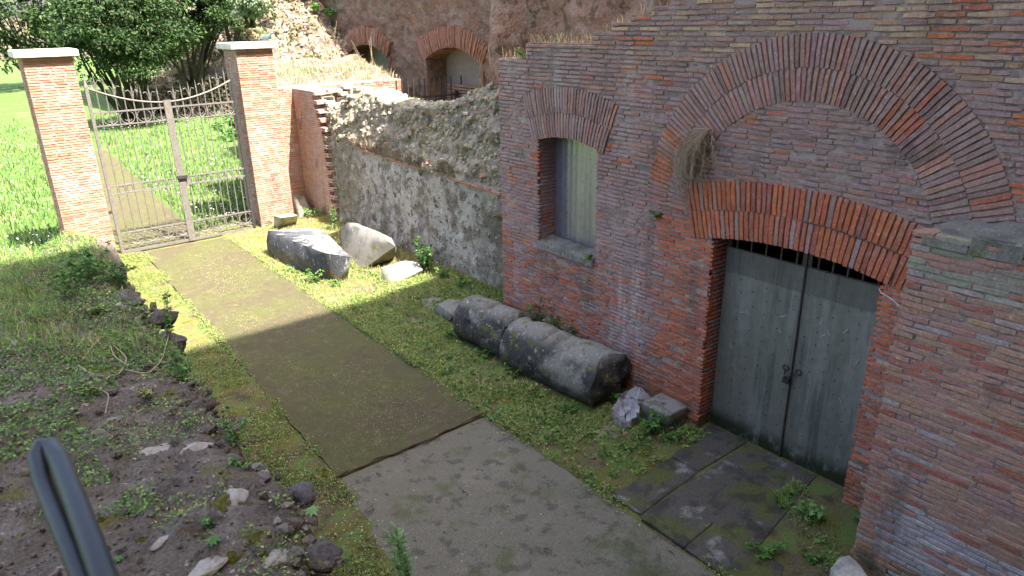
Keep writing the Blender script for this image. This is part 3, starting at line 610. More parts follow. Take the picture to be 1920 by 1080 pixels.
for k in range(46):                                      # pale squared stones of the broken end
    x = 6.42 + random.uniform(0, 1.15); yy = 14.45 + random.uniform(0, 1.3); zz = 2.48 + random.uniform(0, .38) - .12 * abs(yy - 15.1)
    if k < 14: x, yy, zz = 6.5 + random.uniform(0, .18), 14.42 + random.uniform(-.03, .05), 1.75 + k * .062
    s = random.uniform(.10, .2); V, Fc = hull_rock([(x + a, yy + b, zz + c) for a in (0, s * 1.4) for b in (0, s) for c in (0, s * .42)], 100 + k, 1, .012, 6., .01, 1); put('squared_stone', V, Fc, m_stone_pale, ret, smooth=True, sharp=35)

# ------------------------------------------------------------------ gate pillars
def pillar(label, x0, x1, y0, y1, h):
    t = thing('gate_pillar', label, 'pillar', ((x0 + x1) / 2, (y0 + y1) / 2, 0), 'brick gate pillars')
    mb = MB(); mb.box((x0 + .012, y0 + .012, -.05), (x1 - .012, y1, h)); mb.build('mortar', m_mortar_pale, t)
    B = Bricks(); n = int(h / CH)
    run(B, (x0, y0, 0), (1, 0, 0), (0, 1, 0), x1 - x0, n, PILC, .16, .24); run(B, (x0, y1, 0), (0, -1, 0), (1, 0, 0), y1 - y0 - .064, n, PILC, .16, .24); B.emit(t)
    V, Fc = hull_rock([(a, b, c) for a in (x0 - .10, x1 + .09) for b in (y0 - .10, y1 + .09) for c in (h, h + .12)], 8, 4, .006, 5., .012); put('cap', V, Fc, m_cap, t, smooth=True, sharp=35)
pillar('tall brick pillar with stone cap right of the gate, pigeon on top', 4.98, 5.74, 15.0, 15.77, 3.70)
pillar('brick pillar left of the gate, cut by the picture edge', 1.38, 2.15, 15.0, 15.77, 3.70)
# pigeon: one lofted body
pg = np.array(PY(500, 66, 15.35)); pg[2] = 3.82
sp = [(-.17, .06, .012, .008), (-.13, .065, .03, .012), (-.08, .075, .045, .04), (-.02, .085, .06, .058), (.04, .095, .058, .06), (.08, .125, .036, .036), (.10, .155, .026, .027), (.118, .168, .026, .026), (.138, .166, .016, .014), (.155, .160, .005, .005), (.165, .157, .001, .001)]
V = []; n = 10; dr = np.array((.8, -.6, 0)); sd_ = np.array((.6, .8, 0))
for s, zz, w, h_ in sp: V += [pg + dr * s + sd_ * w * math.cos(q) + np.array((0, 0, zz + h_ * math.sin(q))) for q in np.arange(n) * 2 * math.pi / n]
F = [(i * n + q, i * n + (q + 1) % n, (i + 1) * n + (q + 1) % n, (i + 1) * n + q) for i in range(len(sp) - 1) for q in range(n)] + [tuple(range(n))]
t = thing('pigeon', 'small dark pigeon standing on the stone cap of the right pillar', 'pigeon', pg)
put('body', np.array(V), F, m_bird, t, smooth=True)
for s in (-1, 1):
    mb = MB(); a = pg + sd_ * .025 * s; mb.tube([a + (0, 0, .05), a, a + dr * .03], .006, 5); mb.build('leg', m_terra, t)

# ------------------------------------------------------------------ iron gate, two leaves
GY = 15.06
def arcz(x): u = (x - 3.56) / 1.27; return 2.80 + .33 * abs(u) ** 1.9
def gate_leaf(label, xa, xb, meet):
    t = thing('gate_leaf', label, 'gate', ((xa + xb) / 2, GY, 0), 'iron gate leaves')
    hx = xa if meet == xb else xb
    mb = MB(); mb.box((hx - .028, GY - .028, .0), (hx + .028, GY + .028, 3.15)); V = [(hx - .028, GY - .028, 3.151), (hx + .028, GY - .028, 3.151), (hx + .028, GY + .028, 3.151), (hx - .028, GY + .028, 3.151), (hx, GY, 3.42)]
    mb.add(V, [(0, 1, 4), (1, 2, 4), (2, 3, 4), (3, 0, 4)]); mb.build('hinge_post', m_iron if hx < 3 else m_irondark, t)
    for zz in (3.0, .86): mb = MB(); s = 1 if hx > 3 else -1; mb.box((hx + s * .029, GY - .03, zz - .025), (hx + s * .13, GY + .01, zz + .025)); mb.build('hinge', m_irondark, t)
    for zz, h in ((2.70, .028), (2.46, .022), (1.34, .024), (1.185, .024), (.415, .026), (.16, .022), (.045, .05)):
        mb = MB(); mb.box((xa + .03, GY - .016, zz - h / 2), (xb - .03, GY + .016, zz + h / 2)); mb.build('rail', m_iron, t)
    xs = np.linspace(xa + .02, xb - .02, 16); mb = MB(); mb.tube([(x, GY, arcz(x)) for x in xs], .019, 6); mb.build('curved_top_rail', m_iron, t, smooth=True)
    nb = 8; px = [xa + (i + 1) * (xb - xa) / (nb + 1) for i in range(nb)]
    for i, x in enumerate(px):
        top = arcz(x) + .15; mb = MB(); mb.tube([(x, GY, .07), (x, GY, top)], .0105, 6); mb.tube([(x, GY, top - .002), (x, GY, top + .16)], (.014, .001), 6)
        if i % 2 == 0:
            for s in (-1, 1): mb.tube([(x + s * .012, GY, arcz(x) + .04), (x + s * .03, GY, arcz(x) + .15), (x + s * .06, GY, arcz(x) + .19), (x + s * .10, GY, arcz(x) + .17)], .008, 4)
        for zz in (2.42, 1.15, .37): mb.ring((x, GY, zz), .014, .009, axis=2, n=8)
        if i % 2 == 1:
            for zz in (2.53, .27):
                for s in (-1, 1): mb.tube([(x, GY, zz + .02), (x + s * .03, GY, zz - .02), (x + s * .06, GY, zz + .01)], .009, 4)
                mb.tube([(x, GY, zz - .05), (x, GY, zz + .02)], (.02, .004), 5)
        mb.build('bar', m_iron, t)
    for i in range(4):
        x = px[0] + (2 * i + .5) * (px[1] - px[0]); 
        for zz, r in ((2.58, .115), (.287, .115)): mb = MB(); mb.ring((x - .01 + .5 * (px[1] - px[0]), GY, zz), .122, .009, n=20, rz=r); mb.build('ring', m_iron, t)
    for i in range(nb - 1):
        if i == 2 and meet == xb: continue
        mb = MB(); mb.ring(((px[i] + px[i + 1]) / 2, GY, 1.262), .05, .008, n=14, rz=.066); mb.build('ring', m_iron, t)
    mb = MB()
    if meet == xb: mb.box((meet - .075, GY - .045, .03), (meet + .055, GY - .0165, 2.84))
    else: mb.box((meet + .005, GY - .016, .03), (meet + .05, GY + .016, 2.80))
    mb.build('meeting_stile', m_iron, t)
    if meet == xb: mb = MB(); mb.box((meet - .10, GY - .09, 1.32), (meet + .10, GY - .0455, 1.375)); mb.build('latch', m_irondark, t)
    else: mb = MB(); mb.box((meet + .055, GY - .03, 1.17), (meet + .17, GY + .02, 1.32)); mb.build('lock_box', m_iron, t)
gate_leaf('left leaf of the wrought iron gate, with the wide meeting stile', 2.25, 3.56, 3.56); gate_leaf('right leaf of the wrought iron gate beside the pillar with the pigeon', 3.56, 4.84, 3.56)

# ================================================================== STONES LYING ON THE GROUND
def GZ(u, v, q): return tuple(G(u, v, q))
blk = thing('marble_block', 'large blackened marble block with a pale top beside the mat', 'stone', (4.8, 11.6, 0))
pts = [GZ(*q) for q in ((505, 476, .05), (545, 505, 0), (597, 516, 0), (607, 526, 0), (633, 534, 0), (652, 520, .03), (500, 453, .32), (607, 508, .2), (503, 433, .52), (563, 437, .62), (610, 475, .56), (583, 426, .6), (607, 432, .6), (633, 457, .56), (657, 482, .48), (640, 470, 0), (590, 440, 0))]
V, Fc = hull_rock(pts, 21, 6, .04, 4., 0); V = np.array(V)
cen = V.mean(0); fn = []; fd = []
for f in Fc:
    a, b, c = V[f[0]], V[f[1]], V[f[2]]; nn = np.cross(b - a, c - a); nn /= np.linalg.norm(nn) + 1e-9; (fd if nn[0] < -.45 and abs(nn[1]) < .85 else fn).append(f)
def subl(V, F): u = sorted({i for f in F for i in f}); m_ = {k: i for i, k in enumerate(u)}; return V[u], [tuple(m_[i] for i in f) for f in F]
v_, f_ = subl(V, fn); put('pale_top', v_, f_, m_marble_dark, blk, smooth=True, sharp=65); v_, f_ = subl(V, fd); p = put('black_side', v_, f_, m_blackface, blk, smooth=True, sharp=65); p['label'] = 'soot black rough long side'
rock('slab_fragment', [GZ(640, 425, .45), GZ(652, 418, .62), GZ(672, 418, .66), GZ(735, 446, .60), GZ(742, 462, .5), GZ(740, 480, .2), GZ(722, 497, .0), GZ(676, 508, .0), GZ(650, 490, .0), GZ(700, 470, .34), GZ(640, 455, .2), GZ(718, 445, .66), GZ(745, 470, .0)], m_stone_grey, 'grey slanting stone slab leaning behind the blackened block', 'stone', 22, amp=.03)
rock('white_stone', [GZ(714, 502, .26), GZ(760, 487, .30), GZ(784, 492, .27), GZ(792, 506, .2), GZ(790, 520, .0), GZ(736, 533, .0), GZ(716, 528, .0), GZ(734, 505, .25), GZ(790, 500, .05)], m_stone_pale, 'white squared stone in front of the leafy bush', 'stone', 23, amp=.02)
rock('small_block', [GZ(513, 425, .0), GZ(520, 430, .0), GZ(556, 422, .0), GZ(514, 405, .34), GZ(528, 408, .34), GZ(558, 404, .30), GZ(545, 400, .34), GZ(552, 415, .0)], m_stone_pale, 'pale rough stone between blackened block and pillar foot', 'stone', 24, amp=.025)
rock('leaning_stone', [GZ(548, 400, .0), GZ(562, 410, .0), GZ(585, 404, .0), GZ(549, 366, .45), GZ(556, 363, .5), GZ(570, 368, .45), GZ(580, 390, .2)], m_stone_grey, 'narrow stone slab leaning into the corner behind the pillar', 'stone', 25, amp=.02)
rock('cobble', [GZ(612, 432, .0), GZ(625, 436, .0), GZ(612, 424, .12), GZ(622, 424, .14), GZ(630, 432, .05)], m_stone_pale, 'small round stone between slanting slab and toothed wall', 'stone', 26, amp=.02)
rock('flat_stone', [GZ(776, 578, .0), GZ(806, 585, .0), GZ(838, 570, .0), GZ(790, 560, .07), GZ(815, 548, .09), GZ(838, 555, .08), GZ(812, 580, .06)], m_stone_grey, 'flat mossy stone half sunk in the grass beyond the column', 'stone', 27, amp=.015)
rock('broken_stone', [GZ(812, 590, .0), GZ(840, 605, .0), GZ(868, 600, .0), GZ(820, 570, .18), GZ(842, 560, .24), GZ(868, 562, .28), GZ(850, 592, .2), GZ(870, 580, .1)], m_stone_grey, 'grey broken stone touching the far end of the column drums', 'stone', 28, amp=.025)
def drum(label, a, b, ra, rb, seed, broken):
    a, b = np.array(a, float), np.array(b, float); t = (b - a) / np.linalg.norm(b - a); s = np.cross((0, 0, 1), t); s /= np.linalg.norm(s); u = np.cross(t, s); n, k = 56, 44; V = []
    for i in range(k):
        w = i / (k - 1)
        for j in range(n):
            q = 2 * math.pi * j / n; d = np.array(s * math.cos(q) + u * math.sin(q)); r = (ra + (rb - ra) * w) * (1 - .02 * max(0, abs(w - .5) * 2 - .95) * 20)
            e = broken * (.5 + noise.noise((math.cos(q) * 1.2, math.sin(q) * 1.2, seed))) if w > .9 else 0
            V.append(a + (b - a) * w + d * r - t * e * (w - .9) * 10 * .25)
    for w, e in ((0, -1), (1, 1)):
        for m_ in range(1, 9):
            f = 1 - m_ / 8.2
            for j in range(n):
                q = 2 * math.pi * j / n; d = s * math.cos(q) + u * math.sin(q); base = V[j] if w == 0 else V[(k - 1) * n + j]; c0 = a if w == 0 else b
                V.append(c0 + (base - c0) * f + (t * (noise.fractal((d[0] * f * 2.3, d[1] * 2 * f, d[2] * f * 2.3 + seed), 1, 2, 4)) * .10 * (broken + .25) * (1 - f)))
    V = np.array(V); F = [(i * n + j, i * n + (j + 1) % n, (i + 1) * n + (j + 1) % n, (i + 1) * n + j) for i in range(k - 1) for j in range(n)]
    o = k * n
    for w in (0, 1):
        prev = [j if w == 0 else (k - 1) * n + j for j in range(n)]
        for m_ in range(8):
            cur = [o + (w * 8 + m_) * n + j for j in range(n)]; F += [(prev[j], cur[j], cur[(j + 1) % n], prev[(j + 1) % n]) if w == 0 else (prev[j], prev[(j + 1) % n], cur[(j + 1) % n], cur[j]) for j in range(n)]; prev = cur
        F.append(tuple(prev))
    cn = a + (b - a) * .5; rad = V - cn; rad -= np.outer(rad @ t, t); rad /= np.linalg.norm(rad, axis=1)[:, None] + 1e-6
    V += rad * (fbm(V, 2.5, 4, seed) * .06 + fbm(V, 11., 4, seed + 3) * .028 - np.maximum(fbm(V, 5., 4, seed + 9) - .10, 0) * .38)[:, None]
    return tag(put('column_drum', V, F, m_stone_dark, smooth=True, sharp=45), label, 'column', 'fallen column drums')
drum('far column drum with black side and mossy top, lying along the facade', (5.20, 7.50, .28), (5.27, 6.46, .30), .34, .35, 3, .55)
drum('near column drum with a broken end, lying along the facade', (5.19, 6.40, .29), (5.30, 4.83, .29), .355, .36, 8, .8)
# concrete block with a hole
cb = thing('concrete_block', 'square concrete block with a round hole, standing at the door jamb', 'block', (5.46, 4.24, 0)); bx0, bx1, by0, by1, bz = 5.27, 5.605, 4.05, 4.43, .26
V = []; q = [2 * math.pi * (i + .5) / 32 for i in range(32)]; cx, cyy = (bx0 + bx1) / 2, (by0 + by1) / 2
def sq(a, g): c, s = math.cos(a), math.sin(a); k = 1 / max(abs(c), abs(s)); return cx + c * k * ((bx1 - bx0) / 2 - g), cyy + s * k * ((by1 - by0) / 2 - g)
for lv in ((0, -.06, 0), (0, bz - .012, 0), (0, bz, .012), (1, bz - .001, .10), (1, bz, .030), (1, bz - .01, .026), (1, bz - .14, .024)):
    for a in q:
        if lv[0] == 0: x, y = sq(a, lv[2])
        else: x, y = cx + lv[2] * math.cos(a), cyy + lv[2] * math.sin(a)
        V.append((x, y, lv[1]))
V = np.array(V); V += (np.stack([fbm(V, 12, 3, 1), fbm(V, 12, 3, 2), fbm(V, 12, 3, 3)], 1)) * .008
F = [(i * 32 + j, i * 32 + (j + 1) % 32, (i + 1) * 32 + (j + 1) % 32, (i + 1) * 32 + j) for i in range(6) for j in range(32)]
put('body', V, F, m_block, cb, smooth=True, sharp=40); mb = MB(); mb.add([(cx + .025 * math.cos(a), cyy + .025 * math.sin(a), bz - .135) for a in q], [tuple(range(32))]); mb.build('hole_bottom', m_dark, cb)
# plastic sacks
V, Fc = hull_rock([GZ(1140, 748, .02), GZ(1160, 762, .0), GZ(1190, 772, .0), GZ(1215, 765, .0), GZ(1199, 716, .22), GZ(1225, 735, .1), GZ(1175, 735, .16), GZ(1190, 750, .17), GZ(1152, 745, .08), GZ(1222, 755, .08)], 40, 6, .05, 4., .03)
tag(put('plastic_sack', V, Fc, m_sack, smooth=True), 'flat dirty grey plastic sack between column drum and concrete block', 'sack')
t = thing('plastic_sack', 'crumpled open grey plastic sack spilling grit in the grass', 'sack', GZ(1172, 795, 0)); c0 = np.array(GZ(1172, 795, 0)); V = []; n = 40; prof = [(.02, 0), (.12, 0), (.145, .03), (.15, .08), (.145, .13), (.155, .17), (.15, .19), (.125, .175), (.11, .13), (.07, .1), (.01, .095)]
for r, h in prof:
    for j in range(n):
        a = 2 * math.pi * j / n; w = 1 + .22 * noise.noise((math.cos(a) * 2.2, math.sin(a) * 2.2, h * 7)) + .10 * noise.noise((math.cos(a) * 6, math.sin(a) * 6, h * 14)); V.append(c0 + (1.05 * r * w * math.cos(a), .85 * r * w * math.sin(a), h * (1 + .3 * math.cos(a - 1) + .3 * noise.noise((math.cos(a) * 3, math.sin(a) * 3, 5)))))
F = [(i * n + j, i * n + (j + 1) % n, (i + 1) * n + (j + 1) % n, (i + 1) * n + j) for i in range(len(prof) - 1) for j in range(n)]
put('bag', np.array(V), F, m_sack, t, smooth=True, sharp=50)
V = []; 
for r, h in ((0, .035), (.09, .03), (.17, .012), (.21, -.02)): V += [np.array(GZ(1150, 806, 0)) + (r * math.cos(a) * 1.1, r * math.sin(a), h + .02 + .01 * noise.noise((r * 20, a, 0))) for a in np.arange(14) * 2 * math.pi / 14]
tag(put('grit_pile', np.array(V), [(i * 14 + j, i * 14 + (j + 1) % 14, (i + 1) * 14 + (j + 1) % 14, (i + 1) * 14 + j) for i in range(3) for j in range(14)], m_gravel, smooth=True), 'small spill of brown grit beside the open sack', 'grit')

# ================================================================== LEDGE AT THE LEFT (raised rocky earth bank)
def lede(y): return .95 + .10 * np.clip((y - 3) / 6, 0, 1) * 2
lx = np.concatenate([np.linspace(-7, -1.0, 16), np.arange(-.94, 1.0, .03)]); ly = np.concatenate([np.arange(-3, 1.2, .3), np.arange(1.2, 9.9, .035)])
nd = 8; U_ = np.concatenate([lx, np.full(nd, 1.0)]); LXX, LYY = np.meshgrid(U_, ly, indexing='ij')
ev = lede(LYY) + fbm(np.stack([LYY, 0 * LYY, 0 * LYY], -1), 1.6, 5, 31) * .34
LX = np.where(LXX > -.9, -.9 + (LXX + .9) / 1.9 * (ev + .9), LXX); P = np.stack([LX, LYY, 0 * LX], -1)
LZ = 1.93 + fbm(P, .9, 3, 41) * .22 + fbm(P, 3.6, 5, 42) * .16 + np.abs(fbm(P, 9., 4, 43)) * .13 + fbm(P, 22., 3, 45) * .03 - np.clip((LX - ev + .25) / .25, 0, 1) ** 2 * .16
LZ -= np.clip((LYY - 9.0) / .8, 0, 1) ** 2 * 1.2
for k in range(nd):
    LZ[len(lx) + k] = LZ[len(lx) - 1] * (1 - (k + 1) / nd) - .03; LX[len(lx) + k] += .03 - .05 * math.sin(k) + fbm(np.stack([LYY[0] * 3, np.full_like(LYY[0], k), 0 * LYY[0]], -1), 1., 3, 44) * .12
a, b = LX.shape; idx = np.arange(a * b).reshape(a, b); F = np.stack([idx[:-1, :-1], idx[1:, :-1], idx[1:, 1:], idx[:-1, 1:]], -1).reshape(-1, 4)
put('ledge', np.stack([LX, LYY, LZ], -1).reshape(-1, 3), F, m_earth, smooth=True, kind='structure')
def lz(x, y):
    j = int(np.argmin(abs(ly - y))); i = int(np.argmin(abs(LX[:len(lx), j] - x))); return float(LZ[i, j])
def LP(u, v):
    zz = 1.9
    for _ in range(6): p_ = G(u, v, zz); zz = lz(p_[0], p_[1])
    return G(u, v, zz)
def ledge_rock(name, u, v, w, d, h, m, label, seed, rot=0., tilt=0.):
    c = LP(u, v); bm = bmesh.new(); bmesh.ops.create_icosphere(bm, subdivisions=4, radius=1.); V = np.array([q.co[:] for q in bm.verts]); bm.verts.index_update(); Fc = [tuple(q.index for q in f.verts) for f in bm.faces]; bm.free()
    rr = random.Random(seed)
    for _ in range(9):                                   # chop flat facets
        n_ = np.array([rr.gauss(0, 1), rr.gauss(0, 1), rr.gauss(.4, 1)]); n_ /= np.linalg.norm(n_); d_ = rr.uniform(.5, .85); q = V @ n_; V -= np.outer(np.maximum(q - d_, 0) * .92, n_)
    V *= 1 + fbm(V + seed, 1.6, 5, seed)[:, None] * .5 + fbm(V + seed, 7., 3, seed)[:, None] * .14
    V = V * (w * 1.12, d * 1.12, h * 1.1); co, si = math.cos(rot), math.sin(rot); V = np.stack([V[:, 0] * co - V[:, 1] * si, V[:, 0] * si + V[:, 1] * co, V[:, 2]], 1) + c - np.array((0, 0, h * .25))
    return tag(put(name, V, Fc, m, smooth=True, sharp=50), label, 'stone')
m_lstone = mat('ledge_stone', (.33, .29, .255), (LY(c=(.20, .17, .15), s=6., lo=.5, hi=.65, a=.8), LY(c=(.17, .17, .03), s=9., lo=.6, hi=.68, a=.8)), bump=.8, bscale=60, bdist=.006, var=.25, vs=80)
m_ldark = mat('tufa_dark', (.10, .085, .082), (LY(c=(.18, .155, .15), s=9., lo=.52, hi=.65, a=.7), LY(c=(.14, .14, .02), s=6., lo=.6, hi=.68, a=.9)), bump=1., bscale=40, bdist=.015, var=.4, vs=60)
m_grit = mat('bank_grit', layers=(LY(c=(.13, .13, .025), s=5., lo=.56, hi=.66, a=.8),), src='COL', bump=1., bscale=60, bdist=.012, var=.4, vs=70)
m_mosst = mat('moss', (.15, .145, .018), (LY(c=(.08, .075, .015), s=14., lo=.5, hi=.65),), bump=1., bscale=160, bdist=.02, var=.4, vs=120)
for a_ in ((278, 846, .125, .075, .025, m_lstone, 'flat grey brown stone with a small hole in the dark bank', 51, -.35), (370, 840, .085, .06, .04, m_lstone, 'pale lumpy stone next to the flat grey stone on the bank', 52, .2), (445, 930, .085, .06, .05, m_lstone, 'brown stone with yellow moss near the bank edge', 53, .9),
           (362, 766, .075, .05, .06, m_ldark, 'dark mossy stone at the brink of the bank above the mat', 54, .3), (322, 640, .10, .12, .10, m_ldark, 'black tufa lump at the bank edge beside the shadow line', 55, .4), (300, 590, .12, .12, .1, m_ldark, 'dark tufa lump at the bank edge in front of the sunlit mat', 56, .1),
           (240, 560, .14, .12, .09, m_ldark, 'dark rock under the leafy plants at the bank far edge', 57, .1), (560, 925, .12, .10, .06, m_ldark, 'rough dark rock at the bank edge near the mat corner', 58, .2), (605, 1040, .10, .09, .07, m_ldark, 'dark rock at the bank edge beside the feathery plant', 59, .7),
           (515, 1045, .085, .055, .04, m_lstone, 'grey angular stone with moss at the bottom of the bank', 60, .6), (385, 1065, .09, .05, .03, m_lstone, 'low grey stone at the bottom edge beside the small rosette', 61, .1), (300, 1015, .05, .03, .02, m_lstone, 'small flat stone above the lower mossy patch', 62, .4)):
    ledge_rock(('flat_stone' if a_[5] is m_lstone else 'tufa_rock'), *a_)
for k, (u, v, w, d) in enumerate(((420, 945, .075, .05), (440, 1045, .05, .022), (500, 1038, .03, .016), (265, 1015, .035, .018), (300, 880, .022, .016), (230, 665, .10, .06), (180, 690, .08, .05), (310, 745, .05, .03), (190, 980, .02, .012))):
    c = LP(u, v); V = []; n = 22; rings = 6
    for i in range(rings):
        f = i / (rings - 1)
        for j in range(n): a = 2 * math.pi * j / n; r = 1 + .5 * noise.noise((math.cos(a) * 1.5 + k * 9, math.sin(a) * 1.5, 0)); x, y = c[0] + w * r * f * math.cos(a), c[1] + d * r * f * math.sin(a); V.append((x, y, max(lz(x, y), c[2] - .03) + .022 * (1 - f * f) + .012 * noise.noise((x * 60, y * 60, 1)) - .004))
    o = put('moss_cushion', np.array(V), [(i * n + j, (i + 1) * n + j, (i + 1) * n + (j + 1) % n, i * n + (j + 1) % n) for i in range(rings - 1) for j in range(n)] , m_mosst, smooth=True)
    tag(o, ('large yellow green moss cushion on the brown stone of the bank', 'long dark moss cushion above the grey angular stone', 'small round moss cushion against the grey angular stone', 'moss patch left of the small flat stone', 'small moss tuft beside the flat stone with the hole', 'yellow moss cushion among the pale dry stems', 'moss cushion at the left edge below the leafy plants', 'moss cushion left of the dark mossy stone', 'tiny moss dot next to the handrail')[k], 'moss')
# scattered grit on the bank
B = Bricks()
for k in range(5200):
    x, y = random.uniform(-.4, 1.05), random.uniform(1.4, 8); sz = random.uniform(.004, .026) * (2.6 if random.random() < .08 else 1)
    if random.random() < .05: x = float(np.interp(y, ly, ev[0])) + random.gauss(-.07, .07); sz = random.uniform(.025, .10); U, Nn, Vv = rframe()
    B.add((x, y, lz(x, y)), U, Nn, Vv, sz * 1.3, sz, sz * .8, jit((.13, .105, .085) if random.random() < .9 else (.28, .24, .21), .3))
V_ = []; F_ = []; C_ = []; n_ = 0
for b in B.L:
    v, f = CV[random.randrange(10)]; A = np.stack([b[1] * b[4], b[2] * b[5], b[3] * b[6]], 1); V_.append(v @ A.T + b[0]); C_.append(np.tile(b[7], (len(v), 1))); F_ += [tuple(i + n_ for i in q) for q in f]; n_ += len(v)
tag(put('gravel', np.concatenate(V_), F_, m_grit, col=np.concatenate(C_), kind='stuff'), 'fine stones and grit strewn over the dark bank', 'gravel')
# handrail close to the viewer
hr = thing('handrail', 'dark tubular handrail close to the viewer at the lower left', 'railing', (-.1, .7, 1.9))
def RP(u, v, d): r = ray(u, v); return EYE + r / np.linalg.norm(r) * d
q = [RP(262, 1280, .80), RP(205, 1110, .86), RP(172, 1020, .91), RP(136, 925, .99), RP(112, 865, 1.05), RP(96, 838, 1.08), RP(78, 836, 1.09), RP(68, 856, 1.08), RP(80, 905, 1.05), RP(104, 965, .99), RP(136, 1040, .93), RP(170, 1120, .89), RP(225, 1280, .83)]
mb = MB(); mb.tube(q, [.0125] * 4 + [.0122, .0118, .0113, .011] + [.0105] * 5, 16); mb.build('rail', m_rail, hr, smooth=True)
a = RP(262, 1280, .80); mb = MB(); mb.tube([a, (a[0], a[1], 1.8)], .0125, 12); mb.build('post', m_rail, hr, smooth=True)

# ================================================================== BACKGROUND
NWX = 10.
nw = thing('niche_wall', 'weathered brown brick ruin wall with two arched niches in the background', 'ruin', (NWX + .3, 17, 0))
arcs = [Seg(18.97, 3.56 - 2.3, 2.3, 2.78, math.asin(1.14 / 2.3)), Seg(14.72, 3.56 - 2.3, 2.3, 2.78, math.asin(1.18 / 2.3))]
def nop(y, z): return any(abs(y - s.cy) < 1.13 and math.hypot(y - s.cy, z - s.cz) < s.ri for s in arcs) and z > .3
cs = .075; ys = np.arange(11.2, 24.5, cs); zs = np.arange(-.05, 7.2, cs); YG, ZG = np.meshgrid(ys, zs, indexing='ij'); P = np.stack([YG, ZG, 0 * YG], -1)
XG = NWX + fbm(P, .8, 3, 71) * .12 + fbm(P * (1, 2.2, 1), 4., 4, 72) * .16; keep = np.array([[not nop(ys[i] + cs / 2, zs[j] + cs / 2) for j in range(len(zs) - 1)] for i in range(len(ys) - 1)])
idx = np.arange(YG.size).reshape(YG.shape); F = np.stack([idx[:-1, :-1], idx[:-1, 1:], idx[1:, 1:], idx[1:, :-1]], -1)[keep]; v_, f_ = sub(np.stack([XG, YG, ZG], -1).reshape(-1, 3), F); put('wall', v_, f_, m_ruin, nw, smooth=True)
for s in arcs:
    mb = MB(); mb.box((NWX + .55, s.cy - 1.3, 0), (NWX + .6, s.cy + 1.3, 3.7)); mb.build('niche_back', m_niche, nw)
    mb = MB(); mb.box((NWX - .06, s.cy + 1.13, 0), (NWX + .56, s.cy + 1.25, 3.28)); mb.box((NWX - .06, s.cy - 1.25, 0), (NWX + .56, s.cy - 1.13, 3.28)); mb.build('niche_jamb', m_ruin, nw)
    B = Bricks(); cnt = 54
    for i in range(cnt):
        t_ = -s.ang * 1.05 + (i + .5) * 2.1 * s.ang / cnt; B.add((NWX - .09 + random.uniform(-.02, .02), s.cy + 2.54 * math.sin(t_), s.cz + 2.54 * math.cos(t_)), (0, math.sin(t_), math.cos(t_)), NX, (0, math.cos(t_), -math.sin(t_)), .48 + random.uniform(-.03, .03), .68, .034, jit((.27, .13, .088), .2))
    B.emit(nw, 'voussoir', 0)
B = Bricks()
for y0 in (13.6,):
    for k in range(10): run(B, (NWX + .5, 15.9, 1.9 + .075 * k), (0, -1, 0), NX, 2.3, 1, lambda c: jit((.32, .2, .15), .25), .18, .3, ch=.075)
B.emit(nw, 'brick', 300)
# red broken mass above and behind the facade
ys = np.arange(3.0, 9.35, .06); zs = np.arange(2.2, 6.6, .06); YG, ZG = np.meshgrid(ys, zs, indexing='ij'); P = np.stack([YG, ZG, 0 * YG], -1); XG = 7.12 + fbm(P, 1.1, 3, 81) * .5 + fbm(P, 5., 5, 82) * .22 - .25 * np.exp(-((YG - 8.9) / .35) ** 2)
idx = np.arange(YG.size).reshape(YG.shape); F = np.stack([idx[:-1, :-1], idx[:-1, 1:], idx[1:, 1:], idx[1:, :-1]], -1).reshape(-1, 4); V = np.stack([XG, YG, ZG], -1).reshape(-1, 3)
o = len(V); e = idx[-1]; V = np.concatenate([V, V[e] + np.array([1.2, .15, 0])]); F = np.concatenate([F, np.stack([e[:-1], o + np.arange(len(e) - 1) , o + 1 + np.arange(len(e) - 1), e[1:]], -1)])
tag(put('red_ruin', V, F, m_redruin, smooth=True), 'red brown ruined masonry rising behind the stepped top of the facade', 'ruin')
# rubble bank behind the pillar, mound with brick foot beyond the gate
def bank(name, m, prof, xs_, seed, amp, label, shear=0):
    """prof(x) -> list of (y, z) from foot to crest"""
    V = []; k = 60
    for x in xs_:
        pr = np.array(prof(x)); t_ = np.linspace(0, len(pr) - 1, k); V += [(x, np.interp(q, range(len(pr)), pr[:, 0]), np.interp(q, range(len(pr)), pr[:, 1])) for q in t_]
    V = np.array(V); V[:, 1] += fbm(V, 1.2, 5, seed) * amp * 2.4 + fbm(V, 5., 3, seed + 5) * amp * .7; V[:, 0] += fbm(V, 1.5, 4, seed + 1) * amp; V[:, 2] += fbm(V, 1.5, 4, seed + 2) * amp
    if shear: V[:, 0] = np.minimum(V[:, 0] + shear * (V[:, 1] - 17.2), 9.8)
    n = len(xs_); idx = np.arange(n * k).reshape(n, k); F = np.stack([idx[:-1, :-1], idx[1:, :-1], idx[1:, 1:], idx[:-1, 1:]], -1).reshape(-1, 4)
    return tag(put(name, V, F, m, smooth=True), label, 'ruin')
bank('rubble_bank', m_mound, lambda x: [(17.2, 0), (17.6, 2.5 + .25 * (x - 8)), (18.8 + .3 * (9.7 - x), 3.3), (21, 4.2 - .2 * (x - 8)), (22.5, 6.0)], np.arange(6.75, 8.6, .04), 91, .2, 'sunlit slope of rubble and dry plants behind the right gate pillar', .40)
bank('ruin_mound', m_mound, lambda x: [(38.5 - .35 * (x - 8), -.1), (38.8 - .35 * (x - 8), .9 + .16 * max(0, x - 8)), (39.2 - .35 * (x - 8), 1.7 + .2 * max(0, x - 8)), (42, 3.6 + .2 * (x - 8)), (46, 6.5), (52, 9.5)], np.arange(7.6, 22, .2), 95, .5, 'overgrown ruin mound beyond the gate, under the big dark shrub')
